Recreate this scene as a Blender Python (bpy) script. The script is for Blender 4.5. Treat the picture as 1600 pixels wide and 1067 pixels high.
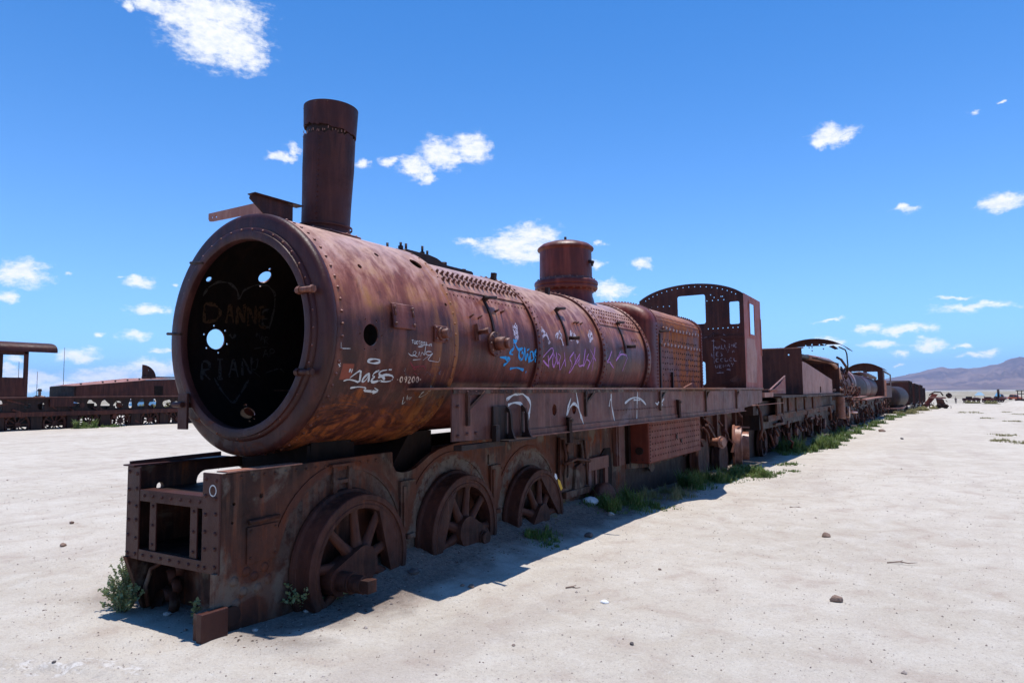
import bpy, bmesh, math, random
import numpy as np
from mathutils import Vector, Matrix
from mathutils.geometry import tessellate_polygon
random.seed(7); np.random.seed(7)
PI = math.pi; R_ = math.radians
scene = bpy.context.scene
for o in list(bpy.data.objects): bpy.data.objects.remove(o, do_unlink=True)
COL = scene.collection

# ------------------------------------------------------------------ camera, sky, sun, exposure
EYE = 1.45
cam = bpy.data.cameras.new('camera'); camo = bpy.data.objects.new('camera', cam); COL.objects.link(camo)
cam.sensor_width = 36.0; cam.lens = 36.0*1072.8/1600.0
cam.clip_start = 0.05; cam.clip_end = 60000
ya, pi_, ro = 0.5468, 0.0744, -0.0099
v = Vector((-math.sin(ya)*math.cos(pi_), math.cos(ya)*math.cos(pi_), math.sin(pi_)))
r = Vector((math.cos(ya), math.sin(ya), 0)); u = r.cross(v)
r2 = r*math.cos(ro)+u*math.sin(ro); u2 = -r*math.sin(ro)+u*math.cos(ro)
camo.matrix_world = Matrix(((r2.x,u2.x,-v.x,4.2505),(r2.y,u2.y,-v.y,-3.2161),(r2.z,u2.z,-v.z,EYE),(0,0,0,1)))
scene.camera = camo

SUN = Vector((-0.02, 0.15, 1.0)).normalized()          # towards the sun
s_el = math.asin(SUN.z); s_az = math.atan2(SUN.x, SUN.y)
CLOUDS = "-55.09,26.21,3.25,1.77,1 -56.96,27.34,2.48,1.39,1 -53.43,25.83,2,1.46,1 -54.66,27.96,2.81,1.24,1 -59.63,27.5,1.72,0.56,0.9 -61.32,27.13,0.58,0.39,0.7 -50.14,18.47,1.27,0.38,0.8 -49.26,19.03,0.59,0.67,0.7 -43.76,18.47,0.73,0.44,0.8 -41.66,18.87,1.16,0.39,0.8 -39.32,18.37,1.39,0.8,1 -37.16,19.42,1.84,1.09,1 -34.55,19.96,1.42,0.99,1 -38.57,17.59,0.75,0.45,0.9 -31.25,12.14,2.7,1.05,1 -29.51,12.9,1.95,1.04,1 -34.6,12.41,1.51,0.31,0.8 -29.85,11.23,1.4,0.74,0.9 -23.71,12.33,0.53,0.36,0.6 -23,8.28,1.48,0.68,1 -24.18,10.41,0.64,0.42,0.8 -20.59,10.44,0.78,0.41,1 -5.74,18.77,1.42,0.68,0.95 -6.57,18.31,0.63,0.46,0.8 -4.68,18.56,0.61,0.4,0.8 -1,12.97,1.05,0.32,0.8 3.47,18.57,0.48,0.21,0.6 5.07,18.94,0.36,0.16,0.45 4.97,12.54,1.34,0.55,1 3.81,12.56,0.8,0.3,0.7 2.72,5.68,2.95,0.35,0.62 1.63,6.3,1.89,0.18,0.5 -1.41,4.32,1.77,0.37,0.95 -3.67,4.53,1.01,0.38,0.85 -0.07,3.05,0.94,0.46,1 -3.09,3.27,1.16,0.33,0.9 -1.89,2.48,0.65,0.33,0.9 -6.37,3.65,1.06,0.39,0.8 -6.45,5.16,1.77,0.15,0.5 2.55,2.22,1.1,0.22,0.8 1.84,2.92,0.67,0.22,0.7 3.65,2.49,1.08,0.22,0.6 -1.93,1.6,0.41,0.14,0.6 -66.97,8.51,1.28,0.78,1 -67.83,6.8,0.56,0.43,0.9 -64.69,8.67,0.38,0.18,0.5 -60,8.3,1.08,0.47,0.9 -61.4,8.57,0.49,0.18,0.6 -59.24,6.32,1.34,0.38,0.9 -60.14,4.4,1.15,0.42,0.75 -62.48,4.42,0.47,0.23,0.6 -63.83,3.06,1.29,0.41,1 -66.46,1.26,2.14,0.48,1 -61.96,1.45,2.37,0.69,1 -59,1.93,1.76,0.66,1 -63.3,0.81,3.07,0.45,1 -67.39,2.42,0.84,0.3,0.8 -58.53,3.36,0.93,0.24,0.6 -57.53,8.22,0.35,0.19,0.5 -57.4,0.89,1.72,0.48,0.85 -65.9,0.64,2.17,0.35,0.8 -67.54,1.77,1.04,0.34,0.7"
world = bpy.data.worlds.new('World'); scene.world = world; world.use_nodes = True
nt = world.node_tree; nt.nodes.clear(); N = nt.nodes.new; L = nt.links.new
def wm(op, a, b=None, c=None):
    n = N('ShaderNodeMath'); n.operation = op
    for i, x in enumerate((a, b, c)):
        if x is None: continue
        if isinstance(x, (int, float)): n.inputs[i].default_value = x
        else: L(x, n.inputs[i])
    return n.outputs[0]
tc = N('ShaderNodeTexCoord')
sep = N('ShaderNodeSeparateXYZ'); L(tc.outputs['Generated'], sep.inputs[0])
zc_ = wm('MAXIMUM', sep.outputs[2], 0.004)
cmb = N('ShaderNodeCombineXYZ'); L(sep.outputs[0], cmb.inputs[0]); L(sep.outputs[1], cmb.inputs[1]); L(zc_, cmb.inputs[2])
sky = N('ShaderNodeTexSky'); sky.sky_type = 'NISHITA'; sky.sun_disc = False
sky.sun_elevation = s_el; sky.sun_rotation = s_az; sky.altitude = 3600; sky.air_density = 0.72; sky.dust_density = 0.9; sky.ozone_density = 2.2
L(cmb.outputs[0], sky.inputs[0])
az = wm('MULTIPLY', wm('ARCTAN2', sep.outputs[0], sep.outputs[1]), 180/PI)
el = wm('MULTIPLY', wm('ARCSINE', sep.outputs[2]), 180/PI)
ae = N('ShaderNodeCombineXYZ'); L(az, ae.inputs[0]); L(el, ae.inputs[1])
# ragged cloud edges: the lookup direction is pushed about by noise
def wnoise(scale, detail, rough, src):
    n = N('ShaderNodeTexNoise'); n.inputs['Scale'].default_value = scale; n.inputs['Detail'].default_value = detail
    n.inputs['Roughness'].default_value = rough; L(src, n.inputs['Vector']); return n
warp = wnoise(0.55, 5, 0.6, ae.outputs[0])
wsub = N('ShaderNodeVectorMath'); wsub.operation = 'SUBTRACT'; L(warp.outputs['Color'], wsub.inputs[0]); wsub.inputs[1].default_value = (.5,.5,.5)
wsc = N('ShaderNodeVectorMath'); wsc.operation = 'MULTIPLY_ADD'; L(wsub.outputs[0], wsc.inputs[0]); wsc.inputs[1].default_value = (2.4,1.5,0); L(ae.outputs[0], wsc.inputs[2])
run = None
for t in CLOUDS.split():
    a0, e0, ra, re, st = map(float, t.split(','))
    ra *= 1.5; re *= 1.5
    m = N('ShaderNodeVectorMath'); m.operation = 'MULTIPLY_ADD'
    L(wsc.outputs[0], m.inputs[0]); m.inputs[1].default_value = (1/ra, 1/re, 0); m.inputs[2].default_value = (-a0/ra, -e0/re, 0)
    ln = N('ShaderNodeVectorMath'); ln.operation = 'LENGTH'; L(m.outputs[0], ln.inputs[0])
    q = wm('ADD', ln.outputs['Value'], (1-st)*.65)
    run = q if run is None else wm('MINIMUM', run, q)
stv = N('ShaderNodeVectorMath'); stv.operation = 'MULTIPLY'; L(ae.outputs[0], stv.inputs[0]); stv.inputs[1].default_value = (1.0,1.9,1)
fn = wnoise(.95, 9, 0.64, stv.outputs[0])
dens = wm('ADD', wm('SUBTRACT', 1.0, run), wm('MULTIPLY', wm('SUBTRACT', fn.outputs['Fac'], 0.5), 1.5))
mr = N('ShaderNodeMapRange'); mr.interpolation_type = 'SMOOTHSTEP'; mr.inputs['From Min'].default_value = 0.05; mr.inputs['From Max'].default_value = 0.76
L(dens, mr.inputs['Value'])
sh = wnoise(1.3, 5, 0.6, stv.outputs[0]); shr = N('ShaderNodeMapRange'); shr.inputs['From Min'].default_value = .36; shr.inputs['From Max'].default_value = .62; L(sh.outputs['Fac'], shr.inputs['Value'])
ccol = N('ShaderNodeMixRGB'); L(shr.outputs[0], ccol.inputs[0]); ccol.inputs[1].default_value = (9.0,9.6,10.5,1); ccol.inputs[2].default_value = (11.2,11.2,11.3,1)
gain = N('ShaderNodeMixRGB'); gain.blend_type = 'MULTIPLY'; gain.inputs[0].default_value = 1; L(sky.outputs[0], gain.inputs[1]); gain.inputs[2].default_value = (.54,1.98,3.05,1)
pale = N('ShaderNodeMixRGB'); L(wm('MULTIPLY', wm('POWER', 2.71828, wm('MULTIPLY', wm('MAXIMUM', el, 0.0), -0.10)), 0.80), pale.inputs[0]); L(gain.outputs[0], pale.inputs[1]); pale.inputs[2].default_value = (6.6,9.2,11.0,1)
glow = N('ShaderNodeVectorMath'); glow.operation = 'SCALE'; L(ccol.outputs[0], glow.inputs[0]); L(wm('ADD', 1.0, wm('MULTIPLY', wm('POWER', 2.71828, wm('MULTIPLY', wm('MAXIMUM', el, 0.0), -0.28)), 0.75)), glow.inputs['Scale'])
mix = N('ShaderNodeMixRGB'); L(wm('MULTIPLY', mr.outputs[0], 0.96), mix.inputs[0]); L(pale.outputs[0], mix.inputs[1]); L(glow.outputs[0], mix.inputs[2])
bg = N('ShaderNodeBackground'); bg.inputs['Strength'].default_value = 0.1; L(mix.outputs[0], bg.inputs['Color'])
wo = N('ShaderNodeOutputWorld'); L(bg.outputs[0], wo.inputs['Surface'])

sl = bpy.data.lights.new('sun', 'SUN'); sl.energy = 5.0; sl.angle = R_(0.55); sl.color = (1.0, 0.965, 0.92)
so = bpy.data.objects.new('sun', sl); so.rotation_euler = SUN.to_track_quat('Z', 'Y').to_euler(); COL.objects.link(so)
scene.view_settings.view_transform = 'Standard'; scene.view_settings.look = 'None'
scene.view_settings.exposure = 0.0; scene.view_settings.gamma = 1.0; scene.view_settings.use_curve_mapping = False

# ------------------------------------------------------------------ helpers
class MB:
    """collects shapes; build() links them as ONE mesh object"""
    def __init__(s): s.v = []; s.f = []; s.sm = []
    def add(s, vs, fs, smooth=False):
        k = len(s.v); s.v.extend(tuple(p) for p in vs); s.f.extend(tuple(i+k for i in f) for f in fs); s.sm.extend([smooth]*len(fs)); return s
    def box(s, x0, x1, y0, y1, z0, z1):
        vs = [(x,y,z) for x in (x0,x1) for y in (y0,y1) for z in (z0,z1)]
        return s.add(vs, [(0,1,3,2),(4,6,7,5),(0,4,5,1),(2,3,7,6),(0,2,6,4),(1,5,7,3)])
    def bar(s, p, q, w, h, up=(0,0,1)):
        p, q = Vector(p), Vector(q); d = (q-p).normalized(); a = d.cross(Vector(up))
        if a.length < 1e-4: a = d.cross(Vector((1,0,0)))
        a.normalize(); b = a.cross(d); vs = []
        for c in (p, q):
            for i, j in ((-1,-1),(1,-1),(1,1),(-1,1)): vs.append(c+a*i*w/2+b*j*h/2)
        return s.add(vs, [(0,1,2,3),(7,6,5,4),(0,4,5,1),(1,5,6,2),(2,6,7,3),(3,7,4,0)])
    def cyl(s, p, q, r0, r1=None, n=16, caps=True, smooth=True):
        r1 = r0 if r1 is None else r1; p, q = Vector(p), Vector(q); d = (q-p).normalized()
        a = d.orthogonal().normalized(); b = d.cross(a); vs = []
        for c, r in ((p,r0),(q,r1)):
            for i in range(n):
                t = 2*PI*i/n; vs.append(c+a*r*math.cos(t)+b*r*math.sin(t))
        s.add(vs, [(i,(i+1)%n,n+(i+1)%n,n+i) for i in range(n)], smooth)
        if caps:
            k = len(s.v)-2*n; s.f.append(tuple(k+i for i in reversed(range(n)))); s.f.append(tuple(k+n+i for i in range(n))); s.sm += [False, False]
        return s
    def tube(s, pts, r, n=8):
        pts = [Vector(p) for p in pts]; a = None; vs = []
        for i, p in enumerate(pts):
            d = (pts[min(i+1,len(pts)-1)]-pts[max(i-1,0)]).normalized()
            a = d.orthogonal().normalized() if a is None else (a-d*a.dot(d)).normalized()
            b = d.cross(a); rr = r[i] if isinstance(r, (list,tuple)) else r
            for j in range(n):
                t = 2*PI*j/n; vs.append(p+a*rr*math.cos(t)+b*rr*math.sin(t))
        fs = [(i*n+j, i*n+(j+1)%n, (i+1)*n+(j+1)%n, (i+1)*n+j) for i in range(len(pts)-1) for j in range(n)]
        s.add(vs, fs, True); k = len(s.v)-len(vs)
        s.f.append(tuple(k+j for j in reversed(range(n)))); s.f.append(tuple(k+(len(pts)-1)*n+j for j in range(n))); s.sm += [False, False]
        return s
    def lathe(s, prof, o, d, n=48, smooth=True, closed=False, a0=0, a1=2*PI, jit=None):
        """prof: (radius, height along d) pairs"""
        o, d = Vector(o), Vector(d).normalized(); a = Vector((1,0,0)) if abs(d.x) < .9 else Vector((0,1,0)); a = (a-d*a.dot(d)).normalized(); b = d.cross(a)
        full = abs(a1-a0-2*PI) < 1e-5; m = n if full else n+1; vs = []
        for k, (r, h) in enumerate(prof):
            for i in range(m):
                t = a0+(a1-a0)*i/n; rr, hh = (r, h) if jit is None else jit(k, r, h, t)
                vs.append(o+d*hh+(a*math.cos(t)+b*math.sin(t))*rr)
        K = len(prof); fs = []
        for k in range(K if closed else K-1):
            k2 = (k+1) % K
            for i in range(n):
                j = (i+1) % m; fs.append((k*m+i, k*m+j, k2*m+j, k2*m+i))
        return s.add(vs, fs, smooth)
    def plate(s, outline, holes, axis, pos, th, smooth=False):
        """flat plate cut to an outline, th thick from pos; axis X: outline is (y,z), Y: (x,z), Z: (x,y)"""
        loops = [outline]+list(holes)
        def P(a, b, c): return {'X':(c,a,b),'Y':(a,c,b),'Z':(a,b,c)}[axis]
        tri = tessellate_polygon([[Vector((a,b,0)) for a,b in lp] for lp in loops])
        flat = [p for lp in loops for p in lp]; n = len(flat)
        vs = [P(a,b,pos) for a,b in flat]+[P(a,b,pos+th) for a,b in flat]
        fs = [tuple(t) for t in tri]+[tuple(n+i for i in reversed(t)) for t in tri]; k = 0
        for lp in loops:
            m = len(lp)
            for i in range(m):
                j = (i+1) % m; fs.append((k+i, k+j, n+k+j, n+k+i))
            k += m
        return s.add(vs, fs, smooth)
    def rivet(s, p, nrm, r=.014, h=.011, n=6):
        p, nrm = Vector(p), Vector(nrm).normalized(); a = nrm.orthogonal().normalized(); b = nrm.cross(a); vs = []
        ph = random.random()
        for rr, hh in ((r,-.002),(r*.86,h*.6),(r*.4,h)):
            for i in range(n):
                t = 2*PI*(i+ph)/n; vs.append(p+nrm*hh+(a*math.cos(t)+b*math.sin(t))*rr)
        fs = [(k*n+i, k*n+(i+1)%n, (k+1)*n+(i+1)%n, (k+1)*n+i) for k in range(2) for i in range(n)]+[tuple(2*n+i for i in range(n))]
        return s.add(vs, fs, True)
    def build(s, name, mat, parent=None, label=None, kind=None, bevel=0, fix=True, origin=None):
        me = bpy.data.meshes.new(name)
        vs = s.v
        if origin is not None: vs = [(a-origin[0],b-origin[1],c-origin[2]) for a,b,c in vs]
        me.from_pydata(vs, [], s.f); me.polygons.foreach_set('use_smooth', s.sm)
        if fix:
            bm = bmesh.new(); bm.from_mesh(me); bmesh.ops.recalc_face_normals(bm, faces=bm.faces); bm.to_mesh(me); bm.free()
        me.materials.append(mat); me.update()
        o = bpy.data.objects.new(name, me); COL.objects.link(o)
        if origin is not None: o.location = origin
        if parent: o.parent = parent
        if label: o['label'] = label
        if kind: o['kind'] = kind
        if bevel:
            m = o.modifiers.new('bevel', 'BEVEL'); m.width = bevel; m.segments = 2; m.limit_method = 'ANGLE'; m.angle_limit = R_(40)
        return o
def empty(name, loc, label, cat, group=None, rz=0):
    o = bpy.data.objects.new(name, None); o.location = loc; o.rotation_euler = (0,0,rz); COL.objects.link(o); o.empty_display_size = .2
    return tag(o, label, cat, group)
def tag(o, label, cat, group=None):
    o['label'] = label; o['category'] = cat
    if group: o['group'] = group
    return o
def copy_tree(o, parent=None):
    c = o.copy(); COL.objects.link(c); c.parent = parent
    for ch in [x for x in bpy.data.objects if x.parent == o]: copy_tree(ch, c)
    return c
def circ(cx, cy, r, n=12, ry=None, a=0):
    return [(cx+r*math.cos(2*PI*i/n+a), cy+(ry or r)*math.sin(2*PI*i/n+a)) for i in range(n)]
def rrect(x0, x1, y0, y1, r, n=4):
    o = []
    for cx, cy, a in ((x1-r,y1-r,0),(x0+r,y1-r,PI/2),(x0+r,y0+r,PI),(x1-r,y0+r,1.5*PI)):
        for i in range(n+1): t = a+PI/2*i/n; o.append((cx+r*math.cos(t), cy+r*math.sin(t)))
    return o

# ------------------------------------------------------------------ materials
class NT:
    def __init__(s, name):
        s.m = bpy.data.materials.new(name); s.m.use_nodes = True; s.t = s.m.node_tree; s.t.nodes.clear()
        s.out = s.n('ShaderNodeOutputMaterial'); s.b = s.n('ShaderNodeBsdfPrincipled'); s.l(s.b.outputs[0], s.out.inputs['Surface'])
        s.tc = s.n('ShaderNodeTexCoord'); s.P = s.tc.outputs['Object']
    def n(s, t, **k):
        x = s.t.nodes.new(t)
        for a, b in k.items(): setattr(x, a, b)
        return x
    def l(s, a, b): s.t.links.new(a, b)
    def set(s, inp, x):
        if isinstance(x, (int,float)): inp.default_value = x
        elif isinstance(x, tuple): inp.default_value = x if len(x) == len(inp.default_value) else x+(1,)
        else: s.l(x, inp)
    def math(s, op, a, b=0, c=0, clamp=False):
        x = s.n('ShaderNodeMath', operation=op, use_clamp=clamp)
        for i, y in enumerate((a,b,c)): s.set(x.inputs[i], y)
        return x.outputs[0]
    def noise(s, scale, detail=6, rough=.6, vec=None, dist=0, col=False):
        x = s.n('ShaderNodeTexNoise'); x.inputs['Scale'].default_value = scale; x.inputs['Detail'].default_value = detail
        x.inputs['Roughness'].default_value = rough; x.inputs['Distortion'].default_value = dist; s.l(vec or s.P, x.inputs['Vector']); return x.outputs['Color' if col else 'Fac']
    def scale(s, v, vec=None):
        x = s.n('ShaderNodeVectorMath', operation='MULTIPLY'); s.l(vec or s.P, x.inputs[0]); x.inputs[1].default_value = v; return x.outputs[0]
    def ramp(s, f, a, b, smooth=True, lo=0, hi=1):
        x = s.n('ShaderNodeMapRange'); x.interpolation_type = 'SMOOTHSTEP' if smooth else 'LINEAR'
        s.set(x.inputs['Value'], f); x.inputs['From Min'].default_value = a; x.inputs['From Max'].default_value = b
        x.inputs['To Min'].default_value = lo; x.inputs['To Max'].default_value = hi; return x.outputs[0]
    def mix(s, f, a, b, mode='MIX'):
        x = s.n('ShaderNodeMixRGB', blend_type=mode); s.set(x.inputs[0], f); s.set(x.inputs[1], a); s.set(x.inputs[2], b); return x.outputs[0]
    def bump(s, h, strength=.3, dist=.01, prev=None):
        x = s.n('ShaderNodeBump'); x.inputs['Strength'].default_value = strength; x.inputs['Distance'].default_value = dist
        s.l(h, x.inputs['Height'])
        if prev is not None: s.l(prev, x.inputs['Normal'])
        return x.outputs[0]
    def sepz(s): 
        x = s.n('ShaderNodeSeparateXYZ'); s.l(s.P, x.inputs[0]); return x.outputs
def rust(name, dark=(.035,.018,.018), base=(.085,.038,.032), light=(.20,.10,.085), orange=(.30,.105,.028), o_amt=.5, belly=None, dust=.0, rough=.5, streak=1.0, sc=1.0, patch=None, spec=.24, bleach=0, extra=None, lum=1.0):
    W_ = lambda c: (c[0]*1.08*lum, c[1]*.71*lum, c[2]*.55*lum)
    dark, base, light, orange = W_(dark), W_(base), W_(light), W_(orange)
    m = NT(name)
    big = m.noise(1.1*sc, 6, .62, dist=.6); mid = m.noise(5*sc, 8, .68, dist=.3); fine = m.noise(42*sc, 6, .7)
    st = m.noise(1.0, 6, .62, vec=m.scale((9*sc,9*sc,.85*sc)), dist=.25)
    c = m.mix(m.ramp(big, .34, .66), dark, base)
    c = m.mix(m.math('MULTIPLY', m.ramp(st, .44, .72), .75*streak), c, light)
    c = m.mix(m.math('MULTIPLY', m.ramp(mid, .58, .70), .5), c, dark)
    om = m.ramp(m.math('ADD', m.math('MULTIPLY', big, .45), m.math('MULTIPLY', st, .55)), .66-.2*o_amt, .80-.2*o_amt)
    if belly:      # (z where it starts, z where it is full, ...): scaled-off orange rust on the underside of the drum
        z = m.sepz(); bz = m.ramp(z[2], belly[0], belly[1], True)
        wv = m.noise(1.0, 8, .72, vec=m.scale((2.2,2.0,4.6)), dist=2.0)
        om = m.math('MAXIMUM', om, m.math('MULTIPLY', m.ramp(m.math('ADD', wv, m.math('MULTIPLY', bz, .24)), .67, .80), .90))
    strk = m.noise(1.0, 7, .7, vec=m.scale((3.5*sc,16*sc,3.5*sc)), dist=.8)
    ocol = m.mix(m.ramp(strk, .38, .62), tuple(x*.30 for x in orange), m.mix(fine, orange, tuple(x*.6 for x in orange)))
    c = m.mix(m.math('MULTIPLY', om, .85), c, ocol)
    if patch:      # faded patches of old paint
        pn = m.noise(patch[0], 5, .55, dist=.8); c = m.mix(m.math('MULTIPLY', m.ramp(m.math('ADD', m.math('MULTIPLY', pn, .75), m.math('MULTIPLY', mid, .25)), patch[1]-.03, patch[1]+patch[3]), .8), c, patch[2])
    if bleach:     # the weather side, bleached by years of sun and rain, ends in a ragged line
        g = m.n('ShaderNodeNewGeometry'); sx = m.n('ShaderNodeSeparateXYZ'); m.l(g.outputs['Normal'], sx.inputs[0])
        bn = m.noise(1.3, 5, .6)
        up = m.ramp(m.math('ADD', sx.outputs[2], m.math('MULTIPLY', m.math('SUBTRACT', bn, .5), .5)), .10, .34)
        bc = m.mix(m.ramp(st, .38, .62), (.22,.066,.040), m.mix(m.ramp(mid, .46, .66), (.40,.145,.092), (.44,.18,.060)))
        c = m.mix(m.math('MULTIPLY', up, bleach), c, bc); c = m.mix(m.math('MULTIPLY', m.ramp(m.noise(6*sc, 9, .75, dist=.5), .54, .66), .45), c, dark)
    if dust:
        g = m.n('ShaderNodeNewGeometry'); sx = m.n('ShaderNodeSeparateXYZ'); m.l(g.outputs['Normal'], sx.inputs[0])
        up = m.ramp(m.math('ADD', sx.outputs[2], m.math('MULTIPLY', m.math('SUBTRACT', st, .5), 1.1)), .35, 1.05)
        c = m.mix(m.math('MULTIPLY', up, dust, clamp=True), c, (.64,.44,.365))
    if extra: c = extra(m, c, fine)
    c = m.mix(.35, c, m.mix(fine, (.35,.35,.35), (1.5,1.5,1.5)), 'MULTIPLY') if False else m.mix(m.math('MULTIPLY', m.ramp(fine, .55, .75), .45), c, tuple(x*.45 for x in dark))
    m.l(c, m.b.inputs['Base Color'])
    m.l(m.ramp(m.math('ADD', m.math('MULTIPLY', om, .5), mid), .3, 1.0, lo=rough-.08, hi=rough+.3), m.b.inputs['Roughness'])
    m.b.inputs['Specular IOR Level'].default_value = spec
    n0 = m.bump(m.noise(2.3*sc, 3, .5), .35, .05); n1 = m.bump(mid, .40, .014, n0); n2 = m.bump(fine, .55, .004, n1); m.l(n2, m.b.inputs['Normal'])
    return m.m
def plain(name, col, rough=.6, var=.25, sc=20, metallic=0, bump=.2):
    m = NT(name); f = m.noise(sc, 6, .65)
    m.l(m.mix(f, tuple(c*(1-var) for c in col), tuple(min(1,c*(1+var)) for c in col)), m.b.inputs['Base Color'])
    m.b.inputs['Roughness'].default_value = rough; m.b.inputs['Metallic'].default_value = metallic
    m.l(m.bump(f, bump, .005), m.b.inputs['Normal']); return m.m
def smoke_extra(m, c, fine):
    z = m.sepz()
    # a broad ochre run down the rear of the drum and a square rust-red primer patch
    wob = m.math('MULTIPLY', m.math('SUBTRACT', m.noise(2.2, 5, .6), .5), .55)
    yy = m.math('ADD', z[1], wob)
    a = m.math('MULTIPLY', m.ramp(yy, 1.10, 1.38), m.ramp(yy, 1.62, 1.46))
    c = m.mix(m.math('MULTIPLY', m.math('MULTIPLY', a, m.ramp(m.noise(1.0, 7, .65, vec=m.scale((9,13,.9)), dist=.4), .44, .62)), .75), c, (.34,.125,.032))
    # square rust-red primer patch and a brown lozenge beside it
    def box_(y0, y1, z0, z1): return m.math('MULTIPLY', m.math('MULTIPLY', m.ramp(z[1], y0, y0+.012), m.ramp(z[1], y1, y1-.012)), m.math('MULTIPLY', m.ramp(z[2], z0, z0+.012), m.ramp(z[2], z1, z1-.012)))
    right = m.ramp(z[0], .2, .3)
    c = m.mix(m.math('MULTIPLY', right, m.math('MULTIPLY', box_(.165,.285,1.545,1.665), .85)), c, (.26,.055,.030))
    return c
def frame_extra(m, c, fine):
    z = m.sepz(); nn = m.math('MULTIPLY', m.math('SUBTRACT', m.noise(7, 7, .7), .5), .16); hi = m.noise(24, 6, .7)
    sc_ = None; og = None
    for cy, cz, k in ((.55,.27,.35),(1.87,.25,1.0),(3.24,.20,1.0)):
        dy = m.math('SUBTRACT', z[1], cy); dz = m.math('SUBTRACT', z[2], cz)
        d = m.math('ADD', m.math('SQRT', m.math('ADD', m.math('MULTIPLY', dy, dy), m.math('MULTIPLY', dz, dz))), nn)
        a = m.math('MULTIPLY', m.math('MULTIPLY', m.ramp(d, .50, .55), m.ramp(d, .66, .62)), k); o = m.math('MULTIPLY', m.math('MULTIPLY', m.ramp(d, .62, .66), m.ramp(d, .80, .72)), .5+.5*k)
        sc_ = a if sc_ is None else m.math('MAXIMUM', sc_, a); og = o if og is None else m.math('MAXIMUM', og, o)
    c = m.mix(m.math('MULTIPLY', og, .75), c, m.mix(hi, (.17,.046,.018), (.06,.022,.014)))
    return m.mix(m.math('MULTIPLY', sc_, m.math('MULTIPLY', m.ramp(m.noise(9, 7, .75), .40, .56), .95)), c, m.mix(hi, (.24,.18,.135), (.05,.04,.034)))
M = {}
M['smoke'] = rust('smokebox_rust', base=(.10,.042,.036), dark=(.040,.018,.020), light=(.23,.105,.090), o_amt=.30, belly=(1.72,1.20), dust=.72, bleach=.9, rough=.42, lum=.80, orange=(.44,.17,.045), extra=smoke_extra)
M['ring'] = rust('ring_rust', base=(.072,.030,.030), dark=(.040,.017,.022), light=(.12,.055,.052), o_amt=.16, belly=(1.6,.9), rough=.42, lum=.72)
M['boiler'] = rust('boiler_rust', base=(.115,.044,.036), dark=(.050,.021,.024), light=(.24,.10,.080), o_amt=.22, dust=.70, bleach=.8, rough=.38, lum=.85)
M['red'] = rust('dome_rust', base=(.135,.032,.024), dark=(.07,.020,.018), light=(.20,.060,.045), orange=(.27,.09,.025), o_amt=.18, dust=.15, rough=.42)
M['chim'] = rust('chimney_rust', base=(.066,.026,.024), dark=(.034,.016,.018), light=(.10,.045,.040), o_amt=.22, rough=.55, lum=.9, sc=1.6)
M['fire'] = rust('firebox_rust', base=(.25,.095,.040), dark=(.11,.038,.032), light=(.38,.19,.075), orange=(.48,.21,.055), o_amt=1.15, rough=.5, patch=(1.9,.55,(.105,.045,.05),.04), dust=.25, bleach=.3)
M['ash'] = rust('ashpan_rust', base=(.17,.047,.034), dark=(.10,.030,.028), light=(.22,.09,.07), orange=(.34,.12,.03), o_amt=.45, rough=.55)
M['frame'] = rust('frame_rust', base=(.085,.038,.026), dark=(.020,.014,.013), light=(.17,.10,.07), orange=(.30,.10,.035), o_amt=.72, rough=.65, sc=1.6, patch=(2.6,.55,(.15,.115,.085),.07), lum=.88, extra=frame_extra)
M['arch'] = rust('arch_rust', extra=frame_extra, base=(.095,.036,.024), dark=(.04,.02,.018), light=(.12,.06,.04), orange=(.26,.085,.03), o_amt=.8, rough=.65, sc=1.8, lum=.9)
M['beam'] = rust('beam_rust', base=(.075,.035,.032), dark=(.05,.022,.020), light=(.11,.055,.050), o_amt=.12, rough=.5, streak=.6, lum=.8)
M['wheel'] = rust('wheel_rust', base=(.080,.036,.028), dark=(.028,.016,.015), light=(.11,.060,.045), o_amt=.42, rough=.66, sc=2.2, lum=.9)
M['val'] = rust('valance_rust', base=(.105,.052,.050), dark=(.05,.026,.026), light=(.19,.115,.105), orange=(.24,.09,.03), o_amt=.30, rough=.5, patch=(2.2,.60,(.16,.10,.10),.05), lum=1.2)
M['cab'] = rust('cab_rust', lum=.72, base=(.085,.030,.024), dark=(.045,.018,.018), light=(.14,.06,.045), o_amt=.22, rough=.5)
M['cabside'] = rust('cab_side_rust', base=(.34,.125,.10), dark=(.24,.080,.065), light=(.42,.21,.18), o_amt=.25, rough=.55)
M['dark'] = rust('black_rust', base=(.030,.018,.016), dark=(.012,.009,.009), light=(.05,.03,.026), o_amt=.02, rough=.6)
M['inside'] = rust('soot_and_hole_shade', base=(.012,.008,.008), dark=(.005,.004,.004), light=(.020,.012,.010), orange=(.035,.016,.008), o_amt=.15, rough=.8, spec=.2)
M['bolt'] = rust('bolt_rust', base=(.16,.085,.07), dark=(.08,.04,.035), light=(.28,.17,.14), o_amt=.2, dust=.4, rough=.45, sc=3)
M['grime'] = rust('tender_rust', base=(.085,.036,.028), dark=(.040,.020,.020), light=(.14,.065,.05), o_amt=.35, rough=.6)
M['palepl'] = rust('pale_plate', base=(.36,.25,.235), dark=(.24,.15,.14), light=(.46,.35,.33), orange=(.34,.12,.09), o_amt=.35, rough=.55)
M['bright'] = rust('worn_steel', base=(.34,.23,.205), dark=(.2,.12,.10), light=(.45,.34,.31), o_amt=.1, rough=.35)
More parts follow.
